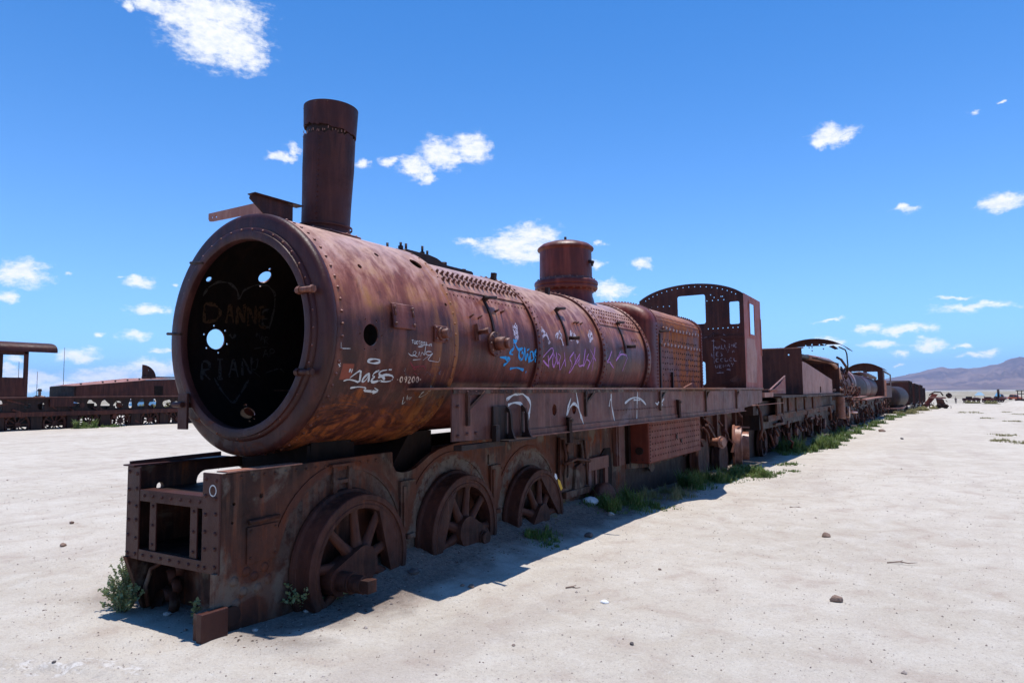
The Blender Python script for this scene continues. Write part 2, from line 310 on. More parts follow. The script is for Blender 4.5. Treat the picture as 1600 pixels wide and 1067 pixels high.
for nm, c in dict(white=(.62,.60,.57), cream=(.70,.48,.34), grey=(.17,.13,.13), red=(.22,.02,.03), blue=(.02,.40,.80), violet=(.62,.26,.60), chalk=(.62,.52,.60), pale=(.36,.30,.36), dim=(.055,.046,.042), ochre=(.075,.030,.008)).items():
    m = NT('spray_'+nm); f = m.noise(30, 5, .7); m.l(m.mix(f, tuple(x*.75 for x in c), c), m.b.inputs['Base Color']); m.b.inputs['Roughness'].default_value = .7
    # spray paint is patchy: bare metal shows through
    tr = m.n('ShaderNodeBsdfTransparent'); mx = m.n('ShaderNodeMixShader'); lo = {'chalk':(.40,.55),'grey':(.42,.62),'dim':(.20,.5),'pale':(.34,.55),'ochre':(.25,.5)}.get(nm, (.26,.46))
    m.l(m.ramp(m.noise(38, 4, .7), *lo), mx.inputs[0]); m.l(tr.outputs[0], mx.inputs[1]); m.l(m.b.outputs[0], mx.inputs[2]); m.l(mx.outputs[0], m.out.inputs['Surface'])
    M['g_'+nm] = m.m
# ------------------------------------------------------------------ ground
def sstep(x, a, b):
    t = np.clip((x-a)/(b-a), 0, 1); return t*t*(3-2*t)
_tabs = [np.random.RandomState(k).rand(256, 256) for k in range(4)]
def vnoise(x, y, k=0):
    xi = np.floor(x).astype(int); yi = np.floor(y).astype(int); fx = x-xi; fy = y-yi
    fx = fx*fx*(3-2*fx); fy = fy*fy*(3-2*fy); T = _tabs[k % 4]
    a = T[xi % 256, yi % 256]; b = T[(xi+1) % 256, yi % 256]; c = T[xi % 256, (yi+1) % 256]; d = T[(xi+1) % 256, (yi+1) % 256]
    return (a*(1-fx)+b*fx)*(1-fy)+(c*(1-fx)+d*fx)*fy
def fbm(x, y, o=4, k=0, g=.5):
    s = 0; a = 1; t = 0
    for i in range(o): s = s+a*(vnoise(x*2**i+17*i, y*2**i-9*i, k+i)-.5); t += a; a *= g
    return s/t
def ground_h(x, y):
    x = np.asarray(x, float); y = np.asarray(y, float)
    near = np.maximum(sstep(x, -25, -12), sstep(y, 25, 90))
    h = -.0125*np.clip(y-2, 0, 250)*near
    R = np.hypot(x, y); h = h-9*sstep(R, 600, 4000)
    # soil banked up round the sunk wheels
    h = h+.25*np.exp(-((x-.2)/.55)**2)*sstep(y, .0, 1.0)*(1-sstep(y, 4.0, 7))
    h = h-.02*np.exp(-((x-2.0)/1.0)**2)*sstep(y, -2, 2)
    amp = 1-sstep(R, 60, 400)*.3
    h = h+.05*fbm(x*.23, y*.23, 3, 1)*amp+.034*fbm(x*1.7, y*1.7, 4, 2)-.010*sstep(fbm(x*2.9+5, y*3.3, 2, 1), .16, .26)
    near2 = 1-sstep(R, 12, 22)
    f = fbm(x*9, y*9, 4, 3, .6)
    h = h+.014*f*near2
    # flaky crust in the near left corner
    cr = np.exp(-(((x-.2)*.92+(y+1.22)*.39)/.55)**2-((-(x-.2)*.39+(y+1.22)*.92)/.10)**2); q = fbm(x*7, y*7, 4, 0, .62)
    h = h+.026*cr*sstep(q, .0, .04)
    # spoil heap far right
    h = h+1.4*np.exp(-(((x-13.0)/2.6)**2+((y-100)/6)**2))
    return h
def axis_vals(a, b, step, far, g=1.10):
    v = list(np.arange(a, b+1e-6, step)); d = step
    lo = [a]; hi = [v[-1]]
    while hi[-1] < far: d *= g; hi.append(hi[-1]+d)
    d = step
    while lo[-1] > -far: d *= g; lo.append(lo[-1]-d)
    return np.array(lo[1:][::-1]+v+hi[1:])
gx = axis_vals(-2.0, 6.4, .030, 15000); gy = axis_vals(-2.2, 9.0, .032, 15000)
GX, GY = np.meshgrid(gx, gy, indexing='ij'); GZ = ground_h(GX, GY)
nx, ny = len(gx), len(gy)
vv = np.stack([GX, GY, GZ], -1).reshape(-1, 3)
idx = np.arange(nx*ny).reshape(nx, ny)
ff = np.stack([idx[:-1,:-1], idx[1:,:-1], idx[1:,1:], idx[:-1,1:]], -1).reshape(-1, 4)
def mesh_np(name, vv, ff, mat, smooth=True):
    me = bpy.data.meshes.new(name); n = ff.shape[1]
    me.vertices.add(len(vv)); me.vertices.foreach_set('co', vv.astype(np.float32).ravel())
    me.loops.add(ff.size); me.loops.foreach_set('vertex_index', ff.astype(np.int32).ravel())
    me.polygons.add(len(ff)); me.polygons.foreach_set('loop_start', np.arange(0, ff.size, n, dtype=np.int32))
    me.polygons.foreach_set('use_smooth', np.full(len(ff), smooth)); me.update(calc_edges=True); me.validate()
    me.materials.append(mat); o = bpy.data.objects.new(name, me); COL.objects.link(o); return o
m = NT('pale_dirt')
b1 = m.noise(.35, 6, .6); b2 = m.noise(2.6, 7, .62, dist=.4); b3 = m.noise(24, 8, .72); b4 = m.noise(150, 4, .7)
farn = m.noise(.03, 6, .6, vec=m.scale((1,3,1)))
c = m.mix(m.ramp(b1, .3, .7), (.50,.437,.355), (.575,.512,.43))
c = m.mix(m.math('MULTIPLY', m.ramp(b2, .45, .68), .55), c, (.635,.583,.505))
c = m.mix(m.math('MULTIPLY', m.ramp(b2, .48, .32), .55), c, (.41,.32,.26))
c = m.mix(m.math('MULTIPLY', m.ramp(b3, .50, .70), .40), c, (.38,.32,.29))
c = m.mix(m.math('MULTIPLY', m.ramp(b3, .45, .30), .35), c, (.70,.66,.64))
vo = m.n('ShaderNodeTexVoronoi'); vo.inputs['Scale'].default_value = 46; m.l(m.P, vo.inputs['Vector'])
vo2 = m.n('ShaderNodeTexVoronoi'); vo2.inputs['Scale'].default_value = 17; m.l(m.P, vo2.inputs['Vector'])
c = m.mix(m.math('MULTIPLY', m.ramp(vo.outputs['Distance'], .20, .10), .55), c, m.mix(m.noise(9, 2), (.16,.12,.11), (.62,.55,.5)))
c = m.mix(m.math('MULTIPLY', m.ramp(vo2.outputs['Distance'], .12, .07), .5), c, (.22,.17,.15))
# shade under the main train painted into the soil colour as a ragged dark strip
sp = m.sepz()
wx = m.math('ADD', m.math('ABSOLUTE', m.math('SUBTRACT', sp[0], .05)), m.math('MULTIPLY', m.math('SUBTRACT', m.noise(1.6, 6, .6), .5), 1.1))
shade_strip = m.math('MULTIPLY', m.ramp(wx, 1.22, .80), m.math('MULTIPLY', m.ramp(sp[1], -.75, -.2), m.ramp(sp[1], 80, 60)))
c = m.mix(m.math('MULTIPLY', shade_strip, .88), c, m.mix(m.ramp(b3, .35, .65), (.10,.070,.056), (.22,.165,.135)))
# pale flaking salt crust in the near left corner
cu = m.math('ADD', m.math('MULTIPLY', m.math('SUBTRACT', sp[0], .2), .92), m.math('MULTIPLY', m.math('ADD', sp[1], 1.22), .39)); cv = m.math('ADD', m.math('MULTIPLY', m.math('SUBTRACT', sp[0], .2), -.39), m.math('MULTIPLY', m.math('ADD', sp[1], 1.22), .92))
ce = m.math('ADD', m.math('POWER', m.math('ABSOLUTE', m.math('DIVIDE', cu, .75)), 2.0), m.math('POWER', m.math('ABSOLUTE', m.math('DIVIDE', cv, .17)), 2.0))
cn = m.math('SUBTRACT', m.noise(8, 8, .7, dist=.8), m.math('MULTIPLY', ce, .16))
c = m.mix(m.math('MULTIPLY', m.ramp(cn, .43, .49), .35), c, (.30,.25,.21)); c = m.mix(m.math('MULTIPLY', m.ramp(cn, .47, .54), m.ramp(b3, .35, .6, lo=.25, hi=.8)), c, (.72,.68,.63))
tr_ = m.noise(1.0, 5, .6, vec=m.scale((.9,.16,1)), dist=.5); c = m.mix(m.math('MULTIPLY', m.ramp(tr_, .52, .66), .35), c, (.40,.33,.28))
# scrub tint far out on the plain
sp = m.sepz(); dd = m.n('ShaderNodeVectorMath', operation='LENGTH'); m.l(m.P, dd.inputs[0])
far = m.ramp(dd.outputs['Value'], 130, 420)
c = m.mix(m.math('MULTIPLY', far, m.ramp(farn, .38, .52)), c, (.24,.205,.14))
salt = m.math('MULTIPLY', m.ramp(dd.outputs['Value'], 2500, 4200), .25)
c = m.mix(salt, c, (.62,.60,.58))
gf = m.noise(260, 3, .7); c = m.mix(m.math('MULTIPLY', m.ramp(gf, .54, .64), .30), c, (.30,.24,.19)); gr = m.noise(70, 6, .75); c = m.mix(m.math('MULTIPLY', m.ramp(gr, .52, .66), .42), c, (.30,.24,.20)); c = m.mix(m.math('MULTIPLY', m.ramp(gr, .44, .34), .35), c, (.72,.68,.63))
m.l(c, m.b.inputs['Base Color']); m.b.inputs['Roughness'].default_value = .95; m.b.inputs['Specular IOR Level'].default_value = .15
nb = m.bump(b2, .28, .03); nb = m.bump(b3, .8, .018, nb); nb = m.bump(gr, .7, .006, nb); nb = m.bump(b4, .5, .004, nb); m.l(nb, m.b.inputs['Normal'])
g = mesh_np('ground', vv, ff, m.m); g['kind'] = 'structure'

# ------------------------------------------------------------------ mountains
RIDGE = [(-60,.0),(-30,.0),(-14,.001),(-9,.003),(-6.42,.0046),(-4.26,.0091),(-2.17,.0158),(-.95,.0202),(-.35,.0231),(.24,.026),(.77,.0276),(1.05,.0247),(1.95,.0254),(2.51,.0265),(3.21,.0261),(3.83,.0296),(4.54,.0349),(5.17,.0367),(6.0,.0362),(8,.043),(11,.050),(15,.040),(20,.046),(27,.030),(35,.034),(45,.02),(60,.008),(80,0)]
na, nr = 900, 110
A = np.radians(np.linspace(-20, 80, na)); RR = np.linspace(6200, 11500, nr)
ridge = np.interp(np.degrees(A), [a for a,_ in RIDGE], [e for _,e in RIDGE])
AA, RRR = np.meshgrid(A, RR, indexing='ij'); t = (RRR-6200)/(10000-6200)
Hm = ridge[:,None]*10000+10
prof = np.where(t <= 1, np.clip(t,0,1)**1.15, 1-(t-1)*1.4)
x = AA*40; y = RRR/1500
rg = 1-np.abs(fbm(x*.9+y*.5, y*.45, 5, 1, .55))*4
z = -10+Hm*prof*(1-.48*(1-rg)*np.clip(1-np.abs(t-.5)*1.7, 0, 1))
z = z+Hm*.22*fbm(x*5, y*2.5, 5, 2)*np.clip(1-np.abs(t-.5)*2, 0, 1)
X = 4.25+RRR*np.sin(AA); Y = -3.2+RRR*np.cos(AA)
vv = np.stack([X, Y, z], -1).reshape(-1,3); idx = np.arange(na*nr).reshape(na, nr)
ff = np.stack([idx[:-1,:-1], idx[:-1,1:], idx[1:,1:], idx[1:,:-1]], -1).reshape(-1,4)
m = NT('mountain_slope'); n1 = m.noise(.0016, 8, .6, dist=.5); n2 = m.noise(.009, 6, .65)
c = m.mix(m.ramp(n1, .38, .62), (.15,.11,.11), (.27,.19,.165)); c = m.mix(m.math('MULTIPLY', m.ramp(n2, .5, .7), .5), c, (.12,.10,.075))
m.l(c, m.b.inputs['Base Color']); m.b.inputs['Roughness'].default_value = 1; m.b.inputs['Specular IOR Level'].default_value = 0
o = mesh_np('mountains', vv, ff, m.m); o['kind'] = 'structure'

# ------------------------------------------------------------------ thin air that turns the far range blue
hz = bpy.data.materials.new('haze_air'); hz.use_nodes = True; hz.node_tree.nodes.clear()
hv = hz.node_tree.nodes.new('ShaderNodeVolumePrincipled'); hv.inputs['Color'].default_value = (.40,.62,1.0,1); hv.inputs['Density'].default_value = 6e-5; hv.inputs['Anisotropy'].default_value = .1
ho = hz.node_tree.nodes.new('ShaderNodeOutputMaterial'); hz.node_tree.links.new(hv.outputs[0], ho.inputs['Volume'])
hb = MB().box(-16500, 16500, -16500, 16500, -16, 540).build('haze', hz); hb['kind'] = 'stuff'

# ------------------------------------------------------------------ the rusting locomotive in front
loco = empty('steam_locomotive', (0,0,0), 'large rusty steam locomotive with open smokebox, tall chimney and graffiti, nearest the camera', 'locomotive', 'rusting train in the main row')
AX = 1.895                              # height of the boiler axis
def cylp(R, phi, y, dr=0.0):
    t = R_(phi); return Vector(((R+dr)*math.cos(t), y, AX+(R+dr)*math.sin(t)))
def ylathe(mb, prof, n=96, **k):        # profile (radius, y) round the boiler axis
    return mb.lathe([(r, y) for r, y in prof], (0,0,AX), (0,1,0), n, **k)

# smokebox drum with its cut-outs
sb = ylathe(MB(), [(.875,.085),(.875,1.47),(.862,1.47),(.862,.085)], 160, closed=True).build('smokebox', M['smoke'], loco)
cut = MB()
for phi, y, rad in ((-1.7,.41,.078),(178.2,.40,.085),(47.5,1.25,.062),(138.1,.71,.060),(145.1,.217,.024),(-137.5,.571,.050),(46.9,.76,.022),(33.7,.443,.020),(19.5,1.355,.016)):
    cut.cyl(cylp(.70, phi, y), cylp(1.02, phi, y), rad, n=28)
for k in range(6):                      # bolt holes round the big left-hand port
    a = 2*PI*k/6+.3; cut.cyl(cylp(.7, 178.2+7.6*math.sin(a), .40+.115*math.cos(a)), cylp(1.0, 178.2+7.6*math.sin(a), .40+.115*math.cos(a)), .009, n=8)
    a = 2*PI*k/6; cut.cyl(cylp(.7, -1.7+7.9*math.sin(a), .41+.112*math.cos(a)), cylp(1.0, -1.7+7.9*math.sin(a), .41+.112*math.cos(a)), .008, n=8)
for s_ in (-1, 1):
    cut.cyl(cylp(.7, 138.1+5.8*s_, .71), cylp(1.0, 138.1+5.8*s_, .71), .013, n=8); cut.cyl(cylp(.7, -137.5+5.2*s_, .571), cylp(1.0, -137.5+5.2*s_, .571), .012, n=8)
co = cut.build('cutter', M['dark'])
bo = sb.modifiers.new('b', 'BOOLEAN'); bo.object = co; bo.solver = 'EXACT'; bo.operation = 'DIFFERENCE'
dg = bpy.context.evaluated_depsgraph_get(); me2 = bpy.data.meshes.new_from_object(sb.evaluated_get(dg)); sb.modifiers.clear()
sb.data = me2; me2.name = 'smokebox'
me2.materials.clear(); me2.materials.append(M['smoke']); me2.materials.append(M['inside'])
me2.polygons.foreach_set('material_index', [1 if (p.normal.x*p.center.x+p.normal.z*(p.center.z-AX)) < -.3 else 0 for p in me2.polygons])
bpy.data.objects.remove(co, do_unlink=True)
me2.polygons.foreach_set('use_smooth', [len(p.vertices) >= 4 and abs(p.normal.y) < .5 for p in me2.polygons]); me2.update()
me2.set_sharp_from_angle(angle=R_(25))
# the inner faces of the drum are sooted black
ylathe(MB(), [(.20,1.44),(.86,1.44),(.86,1.455),(.20,1.455)], 64, closed=True, smooth=False).build('tube_plate', M['inside'], loco)
MB().cyl((0,1.43,AX), (0,1.70,AX), .20, n=24).build('blast_opening', M['inside'], loco)
# front ring: rounded flange, flat ring, raised door seat
fr = ylathe(MB(), [(.845,.10),(.874,.085),(.884,.065),(.886,.045),(.880,.022),(.866,.008),(.845,.002),(.775,.000),(.772,-.012),(.765,-.018),(.745,-.020),(.742,-.034),(.705,-.036),(.686,-.030),(.680,-.014),(.680,.020),(.70,.03),(.845,.030)], 160, closed=True).build('front_ring', M['ring'], loco)
fr.data.set_sharp_from_angle(angle=R_(40))
rv = MB()
for k in range(64):
    t = 360*k/64; rv.rivet(cylp(.875, t+2, .13), cylp(1, t+2, 0)-Vector((0,0,AX)), .013, .010)
for k in range(40):
    t = 360*k/40
    if 190 < t < 350 and k % 2: continue
    rv.rivet((.757*math.cos(R_(t)), -.018, AX+.757*math.sin(R_(t))), (0,-1,0), .010, .006)
for k in range(60): rv.rivet(cylp(.875, 6*k+3, 1.43), cylp(1, 6*k+3, 0)-Vector((0,0,AX)), .011, .007)
rv.build('smokebox_rivets', M['smoke'], loco, kind='stuff')
def stud(name, phi, r0, r1, rad, y=.0, nut=True):
    b = MB(); a, c = cylp(0, phi, y), None
    d = Vector((math.cos(R_(phi)),0,math.sin(R_(phi))))
    return b, d
for x0, x1, z, rad in ((.63,.80,2.150,.020),(.63,.79,1.600,.020)):
    b = MB().cyl((x0,-.052,z), (x1,-.052,z), rad, n=12); b.cyl((x1-.03,-.052,z), (x1-.005,-.052,z), rad*1.35, n=6, smooth=False); b.cyl((x0+.01,-.052,z),(x0+.04,-.052,z), rad*1.4, n=6, smooth=False)
    b.box(x0+.05, x0+.09, -.052, 0, z-.016, z+.016)
    b.build('door_clamp', M['bolt'] if z > 2 else M['beam'], loco)
for x0, z0, x1, z1 in ((-.42,2.452,-.585,2.472),(-.68,1.925,-.86,1.938)):
    MB().cyl((x0,-.03,z0), (x1,-.03,z1), .011, n=8).build('hinge_pin', M['dark'], loco)
b = MB().box(-.632,-.520,-.075,-.055,1.20,1.47); b.cyl((-.66,-.09,1.385),(-.55,-.09,1.385), .022, n=8); b.box(-.60,-.56,-.056,-.0,1.36,1.40)
b.build('hinge_strap', M['beam'], loco, bevel=.003)
# things bolted on the drum
def onpatch(mb, phi0, phi1, y0, y1, r, th, R=.875, n=6):
    vs = []
    for dr in (r, r+th):
        for i in range(n+1):
            for y in (y0, y1): vs.append(cylp(R, phi0+(phi1-phi0)*i/n, y, dr))
    m_ = 2*(n+1); fs = []
    for i in range(n):
        a = 2*i; fs += [(a,a+1,a+3,a+2), (m_+a,m_+a+2,m_+a+3,m_+a+1), (a,a+2,m_+a+2,m_+a), (a+1,m_+a+1,m_+a+3,a+3)]
    fs += [(0,m_,m_+1,1), (2*n,2*n+1,m_+2*n+1,m_+2*n)]
    return mb.add(vs, fs)
ip = onpatch(MB(), 2.6, 14.8, .625, .878, .012, .016).build('inspection_plate', M['boiler'], loco, bevel=.006)
for ph, y in ((12.6,.648),(12.6,.856),(4.6,.648),(4.6,.856)): MB().rivet(cylp(.905, ph, y), cylp(1,ph,0)-Vector((0,0,AX)), .014, .014).build('bolt', M['bolt'], ip)
for y in (.65,.855): MB().cyl(cylp(.905,12,y), cylp(.905,8.6,y), .009, n=6).build('catch', M['bolt'], ip)
b = onpatch(MB(), -2.2, 6.4, 1.125, 1.30, .004, .014, n=3)
b.build('port_flange', M['boiler'], loco, bevel=.004)
pf = MB().cyl(cylp(.89,2.2,1.215), cylp(.97,2.2,1.215), .038, n=18); pf.cyl(cylp(.89,2.2,1.215), cylp(.91,2.2,1.215), .055, n=18)
for ph, y in ((5,1.145),(5,1.28),(-.8,1.145),(-.8,1.28)): pf.rivet(cylp(.893, ph, y), cylp(1,ph,0)-Vector((0,0,AX)), .014, .014)
pf.build('port_plug', M['bolt'], loco)
# pieces left on top of the drum
b = MB().plate([(.045,2.905),(.05,2.93),(.075,2.942),(.13,2.948),(.445,2.940),(.445,2.765),(.30,2.765),(.205,2.795)], [], 'X', -.006, .012)
b.bar((0,.06,2.946), (0,.52,2.948), .085, .008); b.bar((0,.20,2.775), (0,.50,2.772), .09, .010)
b.build('lamp_bracket', M['chim'], loco)
b = MB().box(-.80,-.06,.27,.345,2.945,2.953)
b.plate([(-.80,2.953),(-.80,2.905),(-.785,2.885),(-.745,2.880),(-.40,2.875),(-.06,2.80),(-.06,2.953)], [circ(-.755,2.915,.010,8), circ(-.700,2.917,.014,8)], 'Y', .262, .008)
b.build('handrail_angle', M['palepl'], loco)
# saddle
b = MB().box(-.36,.36,.30,.775,.86,1.08); b.box(-.44,.44,.30,.775,.80,.87); b.plate([(-.36,.98),(.36,.98),(.37,1.10),(0,1.03),(-.37,1.10)], [], 'Y', .33, .40)
b.build('saddle', M['inside'], loco)
b = MB().plate([(1.18,.80),(1.75,.80),(1.75,1.12),(1.45,1.12)], [], 'X', -.36, .72); b.build('saddle_web', M['inside'], loco)

# chimney, burst near the top: a lower stack and a cap ring with torn edges
def tear(t, k): return .016*math.sin(t*9+k)+.012*math.sin(t*23+k*2)+.008*math.sin(t*47+k)
LX = .033
def stack_at(h): return (LX*(h-2.77)/1.08, .79+.02*(h-2.77), h)
dch = (Vector(stack_at(3.85))-Vector(stack_at(2.77))).normalized(); och = Vector((0,.79,2.72))
def jit_low(k, r, h, t):
    if k == 0: return r+.028*abs(math.sin(t))**2, h
    r += .003*math.sin(3*t+k*1.7)+.0025*math.sin(7*t-k*2.3)
    if k in (5,6): return r, h+tear(t, 1)*.55-.006*(1-math.cos(t-.5))
    return r, h
ch = MB().lathe([(.215,.04),(.200,.085),(.197,.13),(.200,.30),(.208,.60),(.213,.868),(.203,.868),(.190,.30),(.185,.05)], och, dch, 72, jit=jit_low).build('chimney', M['chim'], loco)
ch.data.set_sharp_from_angle(angle=R_(35))
def jit_up(k, r, h, t):
    if k in (0,3): return r, h+tear(t, 4)*.35-.030*(1+math.cos(t-.5))
    return r+.003*math.sin(2*t), h
cc = MB().lathe([(.216,.950),(.221,1.125),(.212,1.125),(.207,.950)], och, dch, 72, closed=True, jit=jit_up).build('chimney_cap', M['chim'], loco)
cc.data.set_sharp_from_angle(angle=R_(35))
MB().lathe([(.190,.80),(.190,1.02),(.184,1.02),(.184,.80)], och, dch, 40, closed=True).build('chimney_liner', M['dark'], ch)
b = MB()
for i in range(28):
    t = .2+i*.12+random.uniform(-.03,.03); h = .870+tear(t,1)*.5; p = och+dch*h+Vector((math.cos(-t)*.214, math.sin(-t)*.214, 0)); b.bar(p, p+Vector((random.uniform(-.004,.004),random.uniform(-.004,.004),random.uniform(.008,.022))), .006, .003)
b.build('torn_edge', M['bright'], ch, kind='stuff')
b = MB()
for i in range(14): t = i*2*PI/14; p = och+dch*1.105+Vector((math.cos(t)*.22, math.sin(t)*.22, 0)); b.rivet(p, (math.cos(t),math.sin(t),0), .007, .005)
b.build('chimney_rivets', M['chim'], cc, kind='stuff'); b = MB()
for s_ in (0,): b.lathe([(.214,.100+s_*.0),(.219,.10),(.219,.118),(.214,.118)], och, dch, 60, closed=True)
b.build('chimney_band', M['chim'], ch)
b = MB()
for i in range(17):
    for t in (-1.15,): p = och+dch*(.15+i*.043)+Vector((math.cos(t)*.209, math.sin(t)*.209, 0)); b.rivet(p, (math.cos(t),math.sin(t),0), .009, .006)
b.build('chimney_seam_rivets', M['chim'], ch, kind='stuff')
# foot flange curved to the drum
vs = []; n = 48
for k, (rr, dz) in enumerate(((.19,.004),(.275,.004),(.275,.016),(.205,.022))):
    for i in range(n):
        t = 2*PI*i/n; x = rr*math.cos(t); y = .79+rr*math.sin(t)*1.15; vs.append((x, y, AX+math.sqrt((.875+dz)**2-x*x)))
fs = [(k*n+i, k*n+(i+1)%n, (k+1)*n+(i+1)%n, (k+1)*n+i) for k in range(3) for i in range(n)]
b = MB().add(vs, fs, True)
for i in range(12): t = 2*PI*i/12; x = .25*math.cos(t); b.rivet((x, .79+.25*1.12*math.sin(t), AX+math.sqrt(.888**2-x*x)), (x,0,.88), .012, .012)
b.build('chimney_foot', M['smoke'], loco)

# boiler barrel in three courses, seam straps and rivets
COURSES = ((1.47,2.97,.800),(2.97,4.58,.812),(4.58,6.12,.832))
for y0, y1, R in COURSES: ylathe(MB(), [(R-.03,y0),(R,y0),(R,y1),(R-.03,y1)], 96, closed=False).build('boiler_course', M['boiler'], loco).data.set_sharp_from_angle(angle=R_(40))
for y0, y1, R in ((2.925,3.045,.812),(4.535,4.655,.830),(6.03,6.16,.850)):
    b = ylathe(MB(), [(R-.02,y0),(R+.010,y0),(R+.012,y0+.004),(R+.012,y1-.004),(R+.010,y1),(R-.02,y1)], 96); b.build('seam_strap', M['boiler'], loco).data.set_sharp_from_angle(angle=R_(30))
rv = MB()
for yc, R, nn in ((2.965,.823,78),(4.575,.841,78),(6.075,.861,84)):
    for k in range(nn):
        t = 360*k/nn; d = cylp(1,t,0)-Vector((0,0,AX)); rv.rivet(cylp(R, t, yc), d, .016, .014); rv.rivet(cylp(R-.012, t+180/nn, yc+.10), d, .013, .011)
for k in range(22): y = 1.60+k*.062; rv.rivet(cylp(.801, 32, y), cylp(1,32,0)-Vector((0,0,AX)), .010, .006)
for k in range(26):
    y = 4.72+k*.052
    pass
for k in range(17):
    y = 4.74+k*.078
    for j, ph in enumerate((32,37,42,47)): rv.rivet(cylp(.842, ph, y+(.039 if j%2 else 0)), cylp(1,ph,0)-Vector((0,0,AX)), .015, .014)
rv.build('boiler_rivets', M['red'], loco, kind='stuff')
onpatch(MB(), 36.5, 143.5, 1.49, 2.93, .001, .012, .80, 30).build('lap_plate', M['boiler'], loco)
onpatch(MB(), 28.5, 151, 4.67, 6.02, .001, .010, .832, 30).build('lap_plate', M['boiler'], loco)
st0 = None
for ph in (50.5, 43.5):
    for k in range(17):
        y = 1.62+k*.077; p = cylp(.813, ph, y); d = (cylp(1,ph,0)-Vector((0,0,AX)))
        if st0 is None:
            b = MB().cyl((0,0,-.004),(0,0,.012), .021, n=6, smooth=False); b.cyl((0,0,.012),(0,0,.040), .0125, n=8); st0 = b.build('stay_nut', M['bolt'], loco); o = st0
        else: o = st0.copy(); COL.objects.link(o); o.parent = loco
        o.location = p; o.rotation_euler = d.to_track_quat('Z','Y').to_euler()
# fittings on the barrel: washout plug, pin brackets, handrail stanchion straps
b = MB().cyl(cylp(.80,.6,2.145), cylp(.825,.6,2.145), .115, n=28); b.cyl(cylp(.82,.6,2.145), cylp(.93,.6,2.145), .062, n=24); b.cyl(cylp(.93,.6,2.145), cylp(.975,.6,2.145), .048, n=24)
for k in range(8): a = 2*PI*k/8; b.rivet(cylp(.826, .6+6.6*math.sin(a), 2.145+.095*math.cos(a)), (1,0,0), .012, .010)
b.build('washout_plug', M['bolt'], loco)
b = onpatch(MB(), 1.5, 12.0, 1.832, 1.862, .0, .035, .80, 2); b.cyl(cylp(.83,6.5,1.847), cylp(.93,6.5,1.847), .022, n=10); b.cyl(cylp(.90,6.5,1.847), cylp(.94,6.5,1.847), .028, n=6, smooth=False)
for y in (1.79,1.92): b.cyl(cylp(.795,16.5,y), cylp(.85,17.5,y), .010, n=8)
b.build('pin_bracket', M['bolt'], loco)
for ya_, R, pa, pb in ((2.14,.80,6,33),(3.62,.812,5,36),(5.27,.832,4,33)):
    b = onpatch(MB(), pa, pb, ya_-.015, ya_+.015, 0, .014, R, 8)
    p = cylp(R, pb-1, ya_); d = (cylp(1,pb,0)-Vector((0,0,AX))); b.bar(p-d*.01, p+d*.055, .038, .038, (0,1,0)); b.cyl(p+d*.055+Vector((0,-.06,-.012)), p+d*.055+Vector((0,.15,.012)), .016, n=8)
    if ya_ > 3: q = cylp(R+.015, pa+6, ya_+.04); b.cyl(q, q+Vector((.11,.05,0)), .022, n=10)
    b.build('handrail_bracket', M['dark'], loco)
b = MB()
for y in (2.26,2.36,3.95,4.02,4.12): 
    ph = 24 if y < 3 else 26; b.cyl(cylp(.80,ph,y), cylp(.85,ph,y), .012, n=8)
for k in range(3): b.bar(cylp(.835,19,5.62+k*.07), cylp(.835,16.5,5.62+k*.07), .03, .006, (1,0,0))
b.build('stud_row', M['bolt'], loco)
# manhole saddle with upright bolts on the first course
b = MB().plate([(1.60,2.62),(1.60,2.765),(1.68,2.80),(2.02,2.80),(2.16,2.785),(2.30,2.74),(2.75,2.74),(2.78,2.73),(2.78,2.60)], [], 'X', -.13, .26)
b.build('manhole_casting', M['dark'], loco, bevel=.012)
for x, y, h in ((-.09,1.66,.11),(.02,1.80,.115),(.09,1.96,.11),(.04,2.10,.09),(-.10,1.92,.09),(.10,1.63,.08)):
    h *= .8; bb = MB().cyl((x,y,2.79),(x,y,2.79+h), .012, n=8); bb.cyl((x,y,2.79),(x,y,2.82), .024, n=6, smooth=False); bb.build('upright_bolt', M['dark'], loco)
b = MB().cyl((0,2.42,2.74),(0,2.42,2.80), .035, n=10); b.cyl((.05,2.70,2.73),(.05,2.70,2.765), .03, n=8); b.build('casting_boss', M['dark'], loco)
for x, y in ((.28,2.93),(.33,4.05)):
    p = Vector((x, y, AX+math.sqrt(.81**2-x*x)-.02)); MB().bar(p, p+Vector((.01,0,.10)), .045, .05).build('check_valve_stub', M['dark'], loco)
# steam dome
DY = 5.22
dm = MB().lathe([(.40,-.12),(.375,.0),(.362,.03),(.360,.10),(.375,.115),(.425,.125),(.432,.14),(.432,.165),(.425,.178),(.436,.190),(.438,.225),(.425,.245),(.405,.255),(.385,.262),(.372,.275),(.362,.285),(.360,.66),(.372,.675),(.388,.685),(.392,.70),(.385,.715),(.33,.760),(.22,.795),(.10,.806),(.0,.808)], (0,DY,2.72), (0,0,1), 80).build('steam_dome', M['red'], loco)
dm.data.set_sharp_from_angle(angle=R_(38))
for v_ in dm.data.vertices:
    t = math.atan2(v_.co.y-DY, v_.co.x); k_ = 1+.006*math.sin(3*t+v_.co.z*5)+.004*math.sin(8*t-v_.co.z*9); v_.co.x *= k_; v_.co.y = DY+(v_.co.y-DY)*k_
b = MB().cyl((0,DY,3.525),(0,DY,3.55), .035, n=8, smooth=False); b.cyl((0,DY,3.55),(0,DY,3.60), .018, n=8)
b.build('safety_valve_knob', M['dark'], dm)
